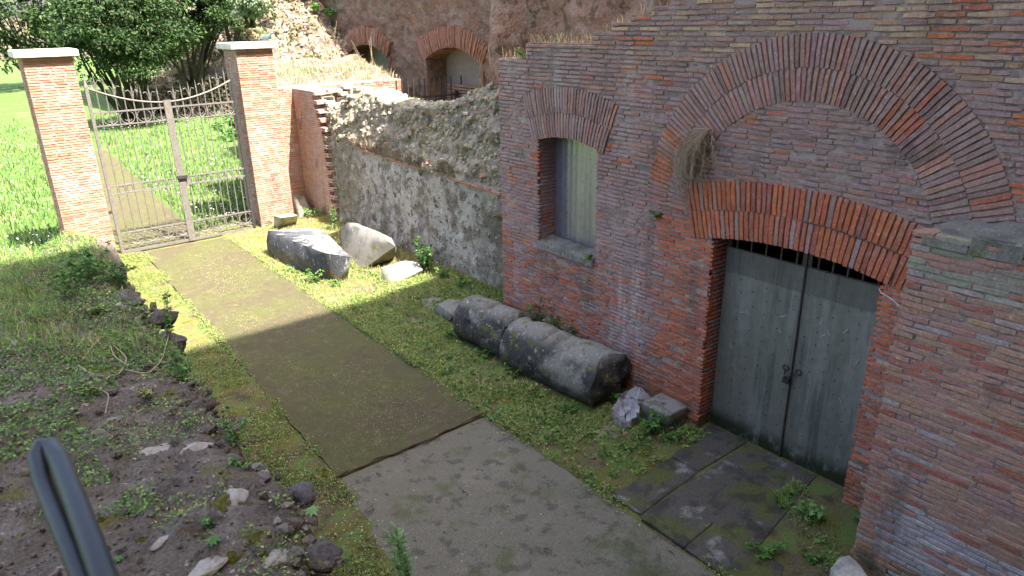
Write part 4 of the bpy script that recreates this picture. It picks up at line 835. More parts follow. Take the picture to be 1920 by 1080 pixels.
# masonry facing at the foot of the mound
mb = MB()
for i in range(30):
    for k in range(11):
        x = 8.0 + i * .33 + (k % 2) * .16; yy = 38.1 - .35 * (x - 8); s = random.uniform(.06, .1)
        if random.random() < .97 and k * .16 < 1.3 + .16 * (x - 8): mb.box((x, yy - s, k * .16 + .02), (x + random.uniform(.27, .325), yy + .6, k * .16 + .02 + random.uniform(.12, .15)))
tag(mb.build('stone_revetment', m_mound), 'low masonry wall of small stones at the foot of the mound beyond the gate', 'wall', kind='stuff')
fw = put('far_wall', *(lambda V: (V, [(0, 1, 2, 3), (4, 5, 6, 7), (3, 2, 6, 7), (0, 3, 7, 4), (1, 2, 6, 5)]))(np.array([(8., 118, -.2), (34., 112, -.2), (34., 112, 5.2), (8., 118, 5.2), (8., 119, -.2), (34., 113, -.2), (34., 113, 5.2), (8., 119, 5.2)])), m_mound); tag(fw, 'pale far wall closing the lawn behind the shrub', 'wall')
# railing in the yard behind the rubble wall
rl = thing('yard_railing', 'thin dark iron railing standing behind the rubble wall in front of the niches', 'railing', (9.8, 15.5, 0))
for zz in (2.42, 1.3): mb = MB(); mb.box((8.6, 15.2, zz - .018), (12.4, 15.23, zz + .018)); mb.build('rail', m_irondark, rl)
for i, x in enumerate(np.arange(8.68, 12.4, .155)):
    mb = MB(); w = .04 if abs(x - 10.38) < .08 else .011; mb.box((x - w, 15.2 - w, .9), (x + w, 15.17 + w + .04, 2.50 if w > .02 else 2.86)); mb.build('post' if w > .02 else 'bar', m_irondark, rl)
# tall building behind the viewer whose shadow covers the near half of the court
bb = thing('tall_building', 'tall brick building behind the viewer that shades the near court', 'building', (0, -6, 0))
mb = MB(); mb.box((-26, -9, -.1), (34, -4., 21.5)); mb.build('wall', m_wall_plain, bb); mb = MB(); mb.box((-26.3, -9.3, 21.501), (34.3, -3.95, 21.75)); mb.build('cornice', m_cap, bb)

# ================================================================== VEGETATION
def leaves_np(P, D, Nn, l, w, bend=.25):
    """P base points, D directions, Nn leaf normals -> folded diamond leaves, 4 triangles each"""
    k = len(P); l = np.broadcast_to(l, (k,))[:, None]; w = np.broadcast_to(w, (k,))[:, None]
    D = D / (np.linalg.norm(D, axis=1)[:, None] + 1e-9); Sd = np.cross(D, Nn); Sd /= np.linalg.norm(Sd, axis=1)[:, None] + 1e-9; Nn = np.cross(Sd, D)
    a = P; m_ = P + D * l * .5 - Nn * l * .02; t = P + D * l - Nn * l * bend; L_ = P + D * l * .42 + Sd * w * .5 + Nn * w * .18; R_ = P + D * l * .42 - Sd * w * .5 + Nn * w * .18
    V = np.stack([a, L_, t, R_, m_], 1).reshape(-1, 3); i = np.arange(k)[:, None] * 5
    F = np.concatenate([i + np.array([[0, 4, 1]]), i + np.array([[4, 2, 1]]), i + np.array([[0, 3, 4]]), i + np.array([[4, 3, 2]])]); return V, F
def blades_np(P, h, w, lean=.5):
    k = len(P); a = rng.uniform(0, 2 * np.pi, k); d = np.stack([np.cos(a), np.sin(a), 0 * a], 1); s = np.stack([-np.sin(a), np.cos(a), 0 * a], 1); h = np.broadcast_to(h, (k,))[:, None]; w = np.broadcast_to(w, (k,))[:, None]; ln = rng.uniform(.1, lean, k)[:, None]
    up = np.array([0, 0, 1.]); m_ = P + up * h * .55 + d * h * ln * .35; t = P + up * h * (1 - ln * .35) + d * h * ln
    V = np.stack([P - s * w / 2, P + s * w / 2, m_ + s * w * .38, m_ - s * w * .38, t], 1).reshape(-1, 3); i = np.arange(k)[:, None] * 5
    return V, np.concatenate([i + np.array([[0, 1, 2]]), i + np.array([[0, 2, 3]]), i + np.array([[3, 2, 4]])])
def cols(base, k, a=.3, per=5):
    base = np.array(base); c = base[rng.integers(0, len(base), k)] if base.ndim == 2 else np.tile(base, (k, 1)); c = c * rng.uniform(1 - a, 1 + a, (k, 1)) * rng.uniform(.9, 1.1, (k, 3)); return np.repeat(c, per, 0)
def rdir(k, up=.3):
    d = rng.normal(size=(k, 3)); d[:, 2] = np.abs(d[:, 2]) * up; return d / np.linalg.norm(d, axis=1)[:, None]
GRN = [(.16, .28, .07), (.21, .34, .09), (.11, .21, .05)]; YGR = [(.33, .36, .11), (.26, .31, .08), (.40, .37, .16)]; STRAW = [(.48, .38, .22), (.40, .33, .17), (.55, .46, .30)]
def gzv(x, y):
    i = np.clip(np.searchsorted(gx, x), 1, nx - 1); j = np.clip(np.searchsorted(gy, y), 1, ny - 1); return GZA[i, j]
# low ground cover on both sides of the mat (nobody could count it)
def cover(name, label, cat, n, x0, x1, y0, y1, dens, palette, size, blade=.25, bl=(.03, .10), bpal=None, keepf=None):
    x = rng.uniform(0, 1, n * 3); y = rng.uniform(y0, y1, n * 3); a = np.interp(y, *x0); b = np.interp(y, *x1); x = a + (b - a) * x
    P = np.stack([x, y, 0 * x], 1); d = fbm(P, 1.4, 4, 61) + .5 * fbm(P, 6, 2, 62); ok = rng.uniform(0, 1, len(x)) < np.clip(dens + d * 3.4, .02, 1)
    if keepf is not None: ok &= keepf(x, y)
    P = P[ok][:n]; P[:, 2] = gzv(P[:, 0], P[:, 1]); k = len(P); nb = int(k * blade)
    D = rdir(k - nb, .55); V1, F1 = leaves_np(P[nb:] + np.stack([0 * D[:, 0], 0 * D[:, 0], rng.uniform(0, .035, k - nb)], 1), D, rdir(k - nb, 3.), rng.uniform(*size, k - nb), rng.uniform(size[0] * .7, size[1] * .75, k - nb)); C1 = cols(palette, k - nb, .35)
    V2, F2 = blades_np(P[:nb], rng.uniform(*bl, nb), rng.uniform(.003, .007, nb), 1.); C2 = cols(bpal or palette, nb, .3)
    tag(put(name, np.concatenate([V1, V2]), np.concatenate([F1, F2 + len(V1)]), m_leaf, col=np.concatenate([C1, C2]), kind='stuff'), label, cat)
GZA = z_ground
xr_ = ([3.4, 3.7, 3.8, 5.6, 14.8], [4.15, 4.15, 4.05, 4.02, 4.13])
off = lambda x, y: ~((x > 4.85) & (x < 5.58) & (y > 4.8) & (y < 7.5)) & ~((x > 5.25) & (x < 5.62) & (y > 4.02) & (y < 4.5))
cover('ground_cover', 'low clover and weeds between the mat and the column drums', 'weeds', 44000, xr_, ([3.4, 7.2, 7.4, 14.8], [5.6, 5.6, 6.4, 6.35]), 3.76, 9.9, .50, GRN + YGR[:2], (.015, .046), .22, (.04, .13), YGR + STRAW[:1], off)
cover('dry_turf', 'sun bleached short grass around the stone fragments', 'grass', 16000, xr_, ([9, 14.8], [6.4, 6.35]), 9.0, 14.9, .45, YGR + [(.30, .30, .10)], (.012, .03), .45, (.03, .10), STRAW + YGR)
cover('moss_strip', 'mossy strip of tiny leaves between the bank and the mat', 'weeds', 44000, ([1, 15], [1.2, 1.5]), ([2, 4.15, 5.6, 14.8], [1.93, 2.04, 2.26, 2.57]), 3.6, 14.9, .45, YGR + GRN + [(.17, .15, .02), (.12, .09, .03)], (.010, .026), .12, (.02, .07))
cover('threshold_weeds', 'weeds in the corner between door slabs and buttress', 'weeds', 5000, ([1.9, 3], [4.6, 5.4]), ([1.9, 2.7], [4.98, 5.6]), 1.92, 2.75, .32, GRN, (.014, .04), .2, (.03, .12), YGR)
def lawn(name, label, n, f, h, pal):
    x, y = f(n); P = np.stack([x, y, gzv(x, y)], 1); V, F = blades_np(P, rng.uniform(*h, n), rng.uniform(.012, .03, n) * (1 + np.clip(y - 20, 0, 40) / 25), .9); tag(put(name, V, F, m_leaf, col=cols(pal, n, .3), kind='stuff'), label, 'grass')
def ff(n):
    y = 15.9 + 26 * rng.uniform(0, 1, n) ** 1.7; x = rng.uniform(-1, 12, n) * (.5 + y / 30); ok = ~((x > np.interp(y, [15, 29], [2.2, 3.05])) & (x < np.interp(y, [15, 29], [3.8, 4.55]))) & (x > .2 * 0); return x[ok], y[ok]
x_, y_ = ff(34000); P = np.stack([x_, y_, gzv(x_, y_)], 1); k = len(P); V, F = blades_np(P, rng.uniform(.08, .24, k), rng.uniform(.014, .03, k), .9); tag(put('lawn', V, F, m_leaf, col=cols([(.085, .175, .03), (.125, .215, .045), (.06, .13, .024), (.18, .21, .07)], k, .4), kind='stuff'), 'bright green lawn with daisies beyond the iron gate', 'grass')
k = 2600; i_ = rng.integers(0, len(P), k); V, F = leaves_np(P[i_] + np.array([0, 0, .2]), rdir(k, .2), rdir(k, 4.), .038, .038, .0); tag(put('daisies', V, F, m_petal, kind='stuff'), 'white daisies scattered over the lawn beyond the gate', 'flowers')
k = 420; x_ = np.concatenate([rng.uniform(1.3, 5.3, k // 2), rng.uniform(1.7, 2.3, k - k // 2)]); y_ = np.concatenate([rng.uniform(3.6, 12, k // 2), rng.uniform(3.8, 7.5, k - k // 2)]); onm = (x_ > 2.2) & (x_ < 4.1)
V, F = leaves_np(np.stack([x_, y_, np.where(onm, .05, gzv(x_, y_) + .03)], 1), rdir(k, .05), rdir(k, 4.), rng.uniform(.006, .014, k), rng.uniform(.006, .011, k), .05); tag(put('petals', V, F, m_petal, kind='stuff'), 'tiny fallen white petals on mat and moss', 'petals')

def plant(base, h, spread, ns, nl, ll, pal, label, name='weed_plant', cat='plant', droop=.2, lw=.6, stemr=.004, hang=False, ncurve=7):
    base = np.array(base, float); t = thing(name, label, cat, base); mb = MB(); Ps = []; Ds = []
    for s in range(ns):
        a = random.uniform(0, 6.28); r = spread * random.uniform(.3, 1); hh = h * random.uniform(.6, 1); tip = base + np.array((r * math.cos(a), r * math.sin(a), hh if not hang else -hh)); b0 = base + np.array((random.uniform(-1, 1), random.uniform(-1, 1), 0)) * spread * .25 - np.array((0, 0, .02))
        c = (b0 + tip) / 2 + np.array((0, 0, hh * .22 if not hang else hh * .1)) + np.array([random.uniform(-1, 1) * spread * .15 for _ in range(3)]); q = np.linspace(0, 1, ncurve)[:, None]; pts = (1 - q) ** 2 * b0 + 2 * q * (1 - q) * c + q * q * tip
        mb.tube(pts, np.linspace(stemr, stemr * .4, ncurve), 5)
        for k in range(max(1, nl // ns)):
            u = random.uniform(.22, 1.); p0 = (1 - u) ** 2 * b0 + 2 * u * (1 - u) * c + u * u * tip; aa = random.uniform(0, 6.28); Ps.append(p0); Ds.append((math.cos(aa), math.sin(aa), random.uniform(-droop, .5)))
    mb.build('stem', m_stem, t, smooth=True); Ps, Ds = np.array(Ps), np.array(Ds); k = len(Ps); Nn = rdir(k, 3.); l = rng.uniform(.55, 1.15, k) * ll
    V, F = leaves_np(Ps, Ds, Nn, l, l * lw); put('foliage', V, F, m_leaf, t, col=cols(pal, k, .3), kind='stuff'); return t
LG = [(.10, .23, .04), (.07, .17, .035), (.13, .27, .06)]; DG = [(.035, .10, .025), (.05, .13, .03), (.03, .08, .02)]; PALE = [(.22, .36, .12), (.17, .30, .09)]
def gp(u, v, dz=0): p_ = G(u, v, 0); p_[2] = gz(p_[0], p_[1]) + dz; return p_
for u, v, h, sp_, ns, nl, ll, pal, lab in (
    (800, 520, .62, .26, 14, 330, .075, DG + LG[:1], 'leafy green bush against the rubble wall behind the white stone'), (835, 535, .25, .2, 8, 90, .06, LG, 'low nettles at the rubble wall right of the leafy bush'),
    (592, 532, .26, .22, 9, 120, .06, LG, 'weeds in the shade under the blackened block'), (545, 510, .10, .25, 7, 70, .045, GRN, 'flat weeds along the mat beside the blackened block'), (635, 540, .15, .14, 5, 50, .05, LG, 'small weed under the near end of the blackened block'),
    (585, 415, .22, .3, 10, 170, .06, PALE, 'sunlit pale weeds in the corner behind the pillar stones'), (628, 440, .55, .12, 7, 90, .06, LG, 'tall weeds climbing at the toothed wall end'), (640, 470, .22, .15, 6, 60, .05, PALE, 'weeds between blackened block and slanting slab'),
    (862, 552, .22, .22, 7, 80, .06, LG, 'bushy weeds at the wall foot behind the flat stone'), (945, 560, .16, .12, 6, 50, .05, LG, 'small weed at the facade corner behind the far drum'), (846, 640, .2, .16, 7, 80, .06, LG, 'weeds growing at the far drum end beside the broken stone')
      ,
    (932, 655, .10, .06, 4, 24, .05, LG, 'sprig in the gap between the two drums'), (1068, 778, .12, .14, 8, 80, .055, LG, 'weeds under the broken end of the near drum'), (1150, 765, .16, .12, 7, 70, .055, LG, 'weeds between near drum end and flat sack'),
    (1225, 822, .26, .18, 11, 190, .055, LG, 'glossy weeds in front of the concrete block'), (1262, 828, .14, .16, 7, 80, .05, LG, 'low weeds right of the concrete block front'), (1110, 910, .06, .07, 5, 30, .045, LG, 'small clover clump at the path edge near the slabs'),
    (1512, 975, .16, .14, 6, 60, .08, PALE, 'leafy rosette weed right of the door slabs'), (1430, 1045, .12, .2, 9, 120, .05, LG, 'patch of bright weeds at the slab corner'), (1522, 1055, .08, .1, 5, 40, .06, LG, 'small weed left of the marble fragment'), (1610, 985, .14, .10, 5, 40, .06, LG, 'weed at the foot of the brick jamb beside the buttress'),
    (772, 690, .20, .05, 3, 22, .05, PALE, 'thin pale sprout at the right edge of the mat'), (1085, 740, .1, .1, 5, 40, .05, LG, 'clover tuft in front of the near drum'), (690, 590, .1, .12, 6, 50, .04, YGR, 'grassy tuft at the shadow edge on the right of the mat')):
    plant(gp(u, v), h, sp_, ns, nl, ll, pal, lab)
for u, v, x, h, lab in ((790, 328, RX - .06, .12, 'green tuft under the tile course of the rubble wall'), (1231, 408, FX - .01, .09, 'tiny green tuft growing from the facade left of the door arch'), (1105, 484, FX - .02, .06, 'sprig on the window sill'), (563, 240, 6.34, .3, 'green weed in the corner joint between cross wall and return wall')):
    plant(PX(u, v, x), h, h * .9, 6, 50, .04, LG, lab, 'wall_weed')
plant((FX + .05, 6.85, 3.74), .14, .16, 6, 70, .045, LG, 'green sprig on the low end of the facade top', 'wall_weed')
# plants on the bank
for u, v, h, sp_, ns, nl, ll, pal, lab in (
    (175, 520, .42, .34, 16, 420, .055, LG, 'dense leafy weeds on the far left of the bank'), (225, 535, .28, .24, 10, 220, .055, LG + DG[:1], 'leafy weeds hanging over the far bank edge'), (130, 560, .35, .3, 12, 260, .05, LG, 'weeds at the extreme left of the bank'), (190, 590, .2, .22, 9, 160, .05, GRN + YGR, 'low weeds behind the pale dry stems'),
    (318, 640, .55, .14, 6, 100, .05, LG, 'tall sapling with small leaves at the bank edge'), (345, 715, .30, .16, 6, 90, .05, LG, 'leafy young shrub at the bank edge above the mat'), (440, 835, .24, .12, 5, 60, .05, LG, 'glossy young shrub in the hollow of the bank edge'), (280, 745, .14, .16, 8, 90, .035, YGR, 'grassy weeds in the middle of the bank'), (170, 735, .14, .2, 8, 120, .04, GRN, 'grassy weeds at the left edge of the bank'),
    (455, 880, .12, .10, 5, 40, .04, LG, 'small leafy sprig beside the brown stone'), (390, 990, .10, .08, 5, 36, .035, LG, 'sprig below the mossy brown stone'), (360, 800, .1, .12, 6, 50, .03, GRN, 'tuft between pale stones and bank edge')):
    plant(LP(u, v), h * .8, sp_ * .8, ns, nl, ll * .8, pal, lab, 'bank_weed', stemr=.003)
def rosette(u, v, r, pal, lab):
    b = LP(u, v); n = 9; a = np.arange(n) * 2.4; D = np.stack([np.cos(a), np.sin(a), np.full(n, .45)], 1); V, F = leaves_np(np.tile(b + (0, 0, .008), (n, 1)), D, np.tile((0, 0, 1.), (n, 1)), r * rng.uniform(.7, 1.1, n), r * .42, .3)
    tag(put('rosette', V, F, m_leaf, col=cols(pal, n, .15)), lab, 'plant')
rosette(585, 962, .055, PALE, 'pale green leaf rosette on the dark rock at the bank edge'); rosette(400, 1018, .045, LG, 'bright leaf rosette near the bottom of the bank'); rosette(222, 1052, .03, LG, 'tiny seedling near the handrail')
# feathery plant rising at the bottom edge
b = np.array(RP(770, 1120, 2.75)); t = thing('feathery_plant', 'pale feathery plant rising into view above the concrete path', 'plant', b); mb = MB(); Ps = []; Ds = []
for s in range(5):
    tip = b + np.array((random.uniform(-.07, .03), random.uniform(-.03, .06), random.uniform(.16, .34))); q = np.linspace(0, 1, 8)[:, None]; pts = b + (tip - b) * q + np.array((.015 * math.sin(s * 2), .012, 0)) * np.sin(q * 3); mb.tube(pts, np.linspace(.0028, .001, 8), 5)
    for k in range(80): w = random.uniform(.1, 1); p0 = b + (tip - b) * w; aa = random.uniform(0, 6.28); Ps.append(p0); Ds.append((math.cos(aa), math.sin(aa), .7))
mb.build('stem', m_stem, t, smooth=True); k = len(Ps); V, F = leaves_np(np.array(Ps), np.array(Ds), rdir(k, 2), rng.uniform(.02, .045, k), .007); put('foliage', V, F, m_leaf, t, col=cols(PALE, k, .2), kind='stuff')
# pale dry stems lying on the bank
for k, (pts, lab) in enumerate(((((150, 690), (190, 650), (205, 640), (215, 680), (240, 700)), 'pale dry stem arching on the bank, upper one'), (((150, 700), (180, 720), (225, 715), (245, 690), (215, 655)), 'pale dry stem curling on the bank, middle one'), (((150, 745), (185, 735), (210, 760), (200, 785)), 'pale dry stem on the bank, lower one'), (((235, 700), (280, 720), (305, 690), (318, 640)), 'pale dry stem reaching to the bank edge'))):
    P = np.array([LP(a, b_) + np.array((0, 0, .03 + .05 * math.sin(i * 1.3 + k) ** 2)) for i, (a, b_) in enumerate(pts)]); n = 24; tt = np.linspace(0, len(P) - 1, n); Q = np.stack([np.interp(tt, range(len(P)), P[:, c]) for c in range(3)], 1)
    for _ in range(3): Q[1:-1] = (Q[:-2] + 2 * Q[1:-1] + Q[2:]) / 4
    mb = MB(); mb.tube(Q, .0045, 5); tag(mb.build('dry_vine', m_twig, smooth=True), lab, 'stem')
# dead shrub hanging from the facade
rt = PX(1338, 243, FX); ds = thing('dead_shrub', 'bare brown twig bush hanging from the facade inside the big arch', 'shrub', rt); mb = MB(); mt_ = MB()
random.seed(77)
for k in range(44):
    a = random.gauss(.2, .55); L_ = random.uniform(.32, .85); p0 = np.array(rt) + (-.02, 0, 0); pts = [p0]; d = np.array((-random.uniform(.15, .9), a * 1.2 + .25, -.25 + random.uniform(0, .5))); 
    for s in range(9):
        d = d + np.array((.06, random.uniform(-.24, .24), -.22 + random.uniform(-.2, .15))); d /= np.linalg.norm(d); nx_ = pts[-1] + d * L_ / 9; nx_[0] = min(nx_[0], FX - .012); pts.append(nx_)
    mb.tube(pts, np.linspace(.005, .0018, 10), 4)
    for s in range(2, 10):
        for e_ in range(3):
            q = pts[s]; d2 = d + rng.normal(size=3) * .6; d2 /= np.linalg.norm(d2); e1 = q + d2 * random.uniform(.05, .2); e1[0] = min(e1[0], FX - .01); m_ = (q + e1) / 2 + rng.normal(size=3) * .012; m_[0] = min(m_[0], FX - .01); mt_.tube([q, m_, e1], (.002, .0015, .0009), 3, cap=False)
mb.build('branch', m_twig, ds); mt_.build('twigs', m_twig, ds, kind='stuff')
# dry grass: tops of walls, bank, ledge
def drygrass(name, label, P, h, pal=STRAW, w=(.004, .010), lean=1.): k = len(P); V, F = blades_np(P, rng.uniform(*h, k), rng.uniform(*w, k), lean); tag(put(name, V, F, m_dry, col=cols(pal, k, .25), kind='stuff'), label, 'grass')
k = 1500; x_ = rng.uniform(5.85, 9.2, k); y_ = rng.uniform(15.7, 18.0, k); drygrass('dry_grass', 'straw coloured dry grass heaped on the cross wall behind the pillar', np.stack([x_, y_, 2.82 + .22 * (y_ - 15.8) * .8 + fbm(np.stack([x_, y_, 0 * x_], 1), 1.5, 3, 5) * .2], 1), (.05, .24), w=(.006, .014), lean=1.6)
mound = []
gxm, gym = np.meshgrid(np.linspace(5.8, 9.3, 40), np.linspace(15.80, 18.3, 24), indexing='ij'); zm = 2.76 + .20 * (gym - 15.8) + fbm(np.stack([gxm, gym, 0 * gxm], -1), 1.5, 4, 5) * .3; idx = np.arange(gxm.size).reshape(gxm.shape)
tag(put('earth_heap', np.stack([gxm, gym, zm], -1).reshape(-1, 3), np.stack([idx[:-1, :-1], idx[1:, :-1], idx[1:, 1:], idx[:-1, 1:]], -1).reshape(-1, 4), m_mound, smooth=True), 'pale earth heap on the cross wall below the first niche', 'earth')
Pt = []
for a, b_, zz in steps[:7]:
    n = int(150 * (a - b_)) + 40; y_ = rng.uniform(b_, a, n); Pt.append(np.stack([FX + .08 + rng.uniform(0, .8, n) ** 1.5, y_, np.full(n, zz - .02)], 1))
drygrass('wall_top_grass', 'dry grass and roots on the stepped top of the facade', np.concatenate(Pt), (.05, .2), STRAW + [(.2, .2, .07)], lean=1.4)
k = 1300; y_ = rng.uniform(8., 14.4, k); drygrass('crest_grass', 'dry grass tufts along the crest of the rubble wall', np.stack([RX + .27 * (rtop(y_) - 1.75) + rng.uniform(.05, .5, k), y_, rtop(y_) - .01], 1), (.04, .14), STRAW + YGR)
k = 1500; y_ = rng.uniform(9.6, 13.3, k); drygrass('ledge_grass', 'dry roots hanging above the tile course of the rubble wall', np.stack([RX - .03 + rng.uniform(-.02, .06, k), y_, np.interp(y_, [8, 13], [1.7, 1.83]) + .02], 1), (.06, .3), [(.34, .28, .2), (.25, .2, .15)], lean=.7)
x_ = rng.uniform(-.7, 1.05, 22000); y_ = rng.uniform(3.2, 9.5, 22000); d_ = fbm(np.stack([x_, y_, 0 * x_], 1), 1.6, 3, 91); ok = (d_ + (y_ - 5.6) * .09 > .02); x_, y_ = x_[ok], y_[ok]; drygrass('bank_grass', 'thin green and straw grass scattered over the bank', np.stack([x_, y_, [lz(a, b_) for a, b_ in zip(x_, y_)]], 1), (.04, .16), GRN + GRN + YGR + STRAW[:1], w=(.002, .005), lean=1.3)
Pk = []; Dk = []
x_ = rng.uniform(-.7, 1.05, 36000); y_ = rng.uniform(3.4, 9.4, 36000); d_ = fbm(np.stack([x_, y_, 0 * x_], 1), 1.3, 4, 93); ok = (d_ + (y_ - 5.0) * .13 > -.03); x_, y_ = x_[ok], y_[ok]; k = len(x_)
V, F = leaves_np(np.stack([x_, y_, np.array([lz(a, b_) for a, b_ in zip(x_, y_)]) + rng.uniform(0, .05, k)], 1), rdir(k, .6), rdir(k, 3), rng.uniform(.012, .036, k), rng.uniform(.007, .020, k)); tag(put('bank_cover', V, F, m_leaf, col=cols(GRN + LG + YGR[:1], k, .35), kind='stuff'), 'low leafy ground cover on the far half of the bank', 'weeds')
# tall dry stalks in front of the niches
for k, (u, v, lab) in enumerate(((700, 150, 'bare dry stalks in front of the first niche'), (880, 185, 'dry stalks with seed heads in front of the second niche'), (625, 120, 'yellow dry stalks leaning at the left of the niche wall'))):
    b = PY(u, v, 17.); mb = MB()
    for s in range(9 if k else 6):
        tip = b + np.array((random.uniform(-.5, .2), random.uniform(-.2, .2), random.uniform(.5, 1.15))); m_ = (b + tip) / 2 + rng.normal(size=3) * .07; mb.tube([b + rng.normal(size=3) * (.15, .05, 0), m_, tip], (.012, .009, .005 if k != 1 else .02), 4)
    tag(mb.build('dry_stalks', m_twig), lab, 'plant')

# ------------------------------------------------------------------ shrubs beyond the gate
def shrub(name, label, cen, rad, nclump, nl, ll, pal, trunk, cat='shrub'):
    cen = np.array(cen); t = thing(name, label, cat, (cen[0], cen[1], trunk)); P = []; D = []; mb = MB(); Cc = []
    for k in range(nclump):
        d = rng.normal(size=3); d /= np.linalg.norm(d); r = random.uniform(.45, 1.0) ** .6; c = cen + d * np.array(rad) * r * random.uniform(.75, 1.12); cr = random.uniform(.10, .30) * min(rad); n = nl // nclump
        q = rng.normal(size=(n, 3)); q /= np.linalg.norm(q, axis=1)[:, None]; P.append(c + q * cr * rng.uniform(.5, 1.1, (n, 1)) * (1.2, 1.2, .8)); D.append(q + np.array((0, 0, -.2))); tint = random.uniform(.65, 1.35); Cc.append(np.repeat(cols(pal, n, .25, 1) * tint, 5, 0))
        if k % 8 == 0: b0 = np.array((cen[0] + random.uniform(-.3, .3), cen[1] + .6 * rad[1], trunk)); mb.tube([b0, (b0 + c) / 2 + rng.normal(size=3) * .2, c], (.09, .05, .015), 5)
    mb.build('trunk', m_bark, t); P, D = np.concatenate(P), np.concatenate(D); k = len(P); V, F = leaves_np(P, D + rng.normal(size=D.shape) * .5, rdir(k, 1.), ll * rng.uniform(.6, 1.2, k), ll * .5 * rng.uniform(.7, 1.2, k)); put('crown', V, F, m_leaf, t, col=np.concatenate(Cc), kind='stuff')
BUSH = [(.018, .046, .013), (.030, .066, .018), (.060, .10, .028)]
shrub('evergreen_shrub', 'big dark evergreen shrub beyond the gate, left part', PY(230, 42, 34.), (2.6, 2.0, 2.35), 170, 34000, .16, BUSH, 0.)
shrub('evergreen_shrub', 'dark evergreen shrub growing on the mound above the gate', PY(345, 4, 35.), (2.5, 1.6, 1.8), 130, 24000, .16, BUSH, 1.)
shrub('evergreen_shrub', 'dark shrub mass at the top edge between gate and right pillar', PY(430, -30, 36.), (2.2, 1.6, 1.7), 70, 12000, .16, BUSH, 2.)
shrub('tall_tree', 'broad green tree far off at the left edge behind the lawn', PY(40, 10, 62.), (6.5, 4, 4.5), 110, 12000, .42, BUSH, 0., 'tree')
shrub('silver_shrub', 'silvery green shrub at the top edge above the right pillar', PY(475, 2, 33.), (1.2, .9, .8), 26, 4200, .17, [(.2, .26, .17), (.26, .32, .2)], 4.); shrub('ivy_clump', 'green creeper at the left end of the niche wall top', PX(600, 0, 9.8), (.5, .8, .9), 16, 2200, .10, LG, 3.4)
shrub('low_bush', 'low green bush at the right side of the lawn behind the gate', gp(440, 262) + np.array((0, 0, .4)), (.8, .8, .5), 16, 1800, .14, LG, 0.)

# scrub on the mounds
def scrub(name, label, n, xf, yf, zf, pal, ll):
    x, y = rng.uniform(*xf, n), rng.uniform(*yf, n); P = np.stack([x, y, zf(x, y)], 1); d = fbm(P, .9, 4, 77); P = P[d > -.02]; k = len(P); V, F = leaves_np(P + rng.uniform(-.12, .12, (k, 3)), rdir(k, 1.), rdir(k, 1.), rng.uniform(.6, 1.2, k) * ll, rng.uniform(.3, .6, k) * ll); tag(put(name, V, F, m_leaf, col=cols(pal, k, .35), kind='stuff'), label, 'scrub')
SCR = [(.16, .13, .075), (.22, .17, .10), (.11, .13, .05), (.10, .085, .06), (.14, .16, .06)]
scrub('mound_scrub', 'brown and green scrub covering the mound beyond the gate', 15000, (8, 21), (38, 47), lambda x, y: np.interp(y + .35 * (x - 8), [38.8, 39.2, 42, 46, 52], [1.2, 1.9, 3.9, 6.5, 9.5]) + .14 * (x - 8) * (y < 44), SCR, .34)
scrub('bank_scrub', 'dry creepers and weeds on the rubble slope behind the pillar', 2600, (8.2, 9.3), (17.4, 22), lambda x, y: np.interp(y, [17.3, 17.6, 19, 21, 22.5], [2.2, 2.6, 3.3, 4.2, 5.9]), SCR + STRAW[:1], .15)

k = 6500; y_ = rng.uniform(5.8, 14.6, k); x_ = np.interp(y_, [5.6, 14.8], [2.3, 2.6]) + rng.beta(2, 2, k) * 1.6; d_ = fbm(np.stack([x_, y_, 0 * x_], 1), 1.2, 3, 15); ok = d_ > -.03; x_, y_ = x_[ok], y_[ok]; k = len(x_)
V, F = leaves_np(np.stack([x_, y_, np.full(k, .044)], 1), rdir(k, .2), rdir(k, 3.), rng.uniform(.006, .02, k), rng.uniform(.005, .012, k)); tag(put('mat_moss', V, F, m_leaf, col=cols(YGR + [(.45, .4, .3)], k, .3), kind='stuff'), 'tiny moss sprigs and crumbs on the mat', 'moss')

x_ = rng.uniform(-.3, 1.15, 16000); y_ = rng.uniform(1.6, 6., 16000); e_ = np.interp(y_, ly, ev[0]); d_ = fbm(np.stack([x_, y_, 0 * x_], 1), 2.4, 3, 97); ok = (d_ - np.abs(x_ - e_ + .14) * .45 > -.06) & (x_ < e_ - .01); x_, y_ = x_[ok], y_[ok]; k = len(x_)
V, F = leaves_np(np.stack([x_, y_, np.array([lz(a, b_) for a, b_ in zip(x_, y_)]) + rng.uniform(0, .03, k)], 1), rdir(k, .6), rdir(k, 3), rng.uniform(.010, .03, k), rng.uniform(.006, .017, k)); tag(put('bank_edge_weeds', V, F, m_leaf, col=cols(GRN + YGR, k, .35), kind='stuff'), 'small weeds and moss along the near edge of the bank', 'weeds')

k = 5200; y_ = rng.uniform(3.9, 13.5, k); x_ = np.interp(y_, *xr_) + rng.beta(1.3, 1.6, k) * 1.5; d_ = fbm(np.stack([x_, y_, 0 * x_], 1), 1.1, 3, 19); ok = (d_ > .02) & off(x_, y_); x_, y_ = x_[ok], y_[ok]; drygrass('straw_tufts', 'straw coloured grass tufts in the weeds right of the mat', np.stack([x_, y_, gzv(x_, y_)], 1), (.06, .18), STRAW + YGR, w=(.003, .006), lean=1.5)
k = 900; y_ = rng.uniform(3.9, 12, k); x_ = np.interp(y_, *xr_) + rng.uniform(0, 1.4, k); ok = (fbm(np.stack([x_, y_, 0 * x_], 1), .9, 3, 29) > 0) & off(x_, y_); x_, y_ = x_[ok], y_[ok]; k = len(x_) * 7; P = np.repeat(np.stack([x_, y_, gzv(x_, y_) + .015], 1), 7, 0) + rng.normal(size=(k, 3)) * (.022, .022, .012)
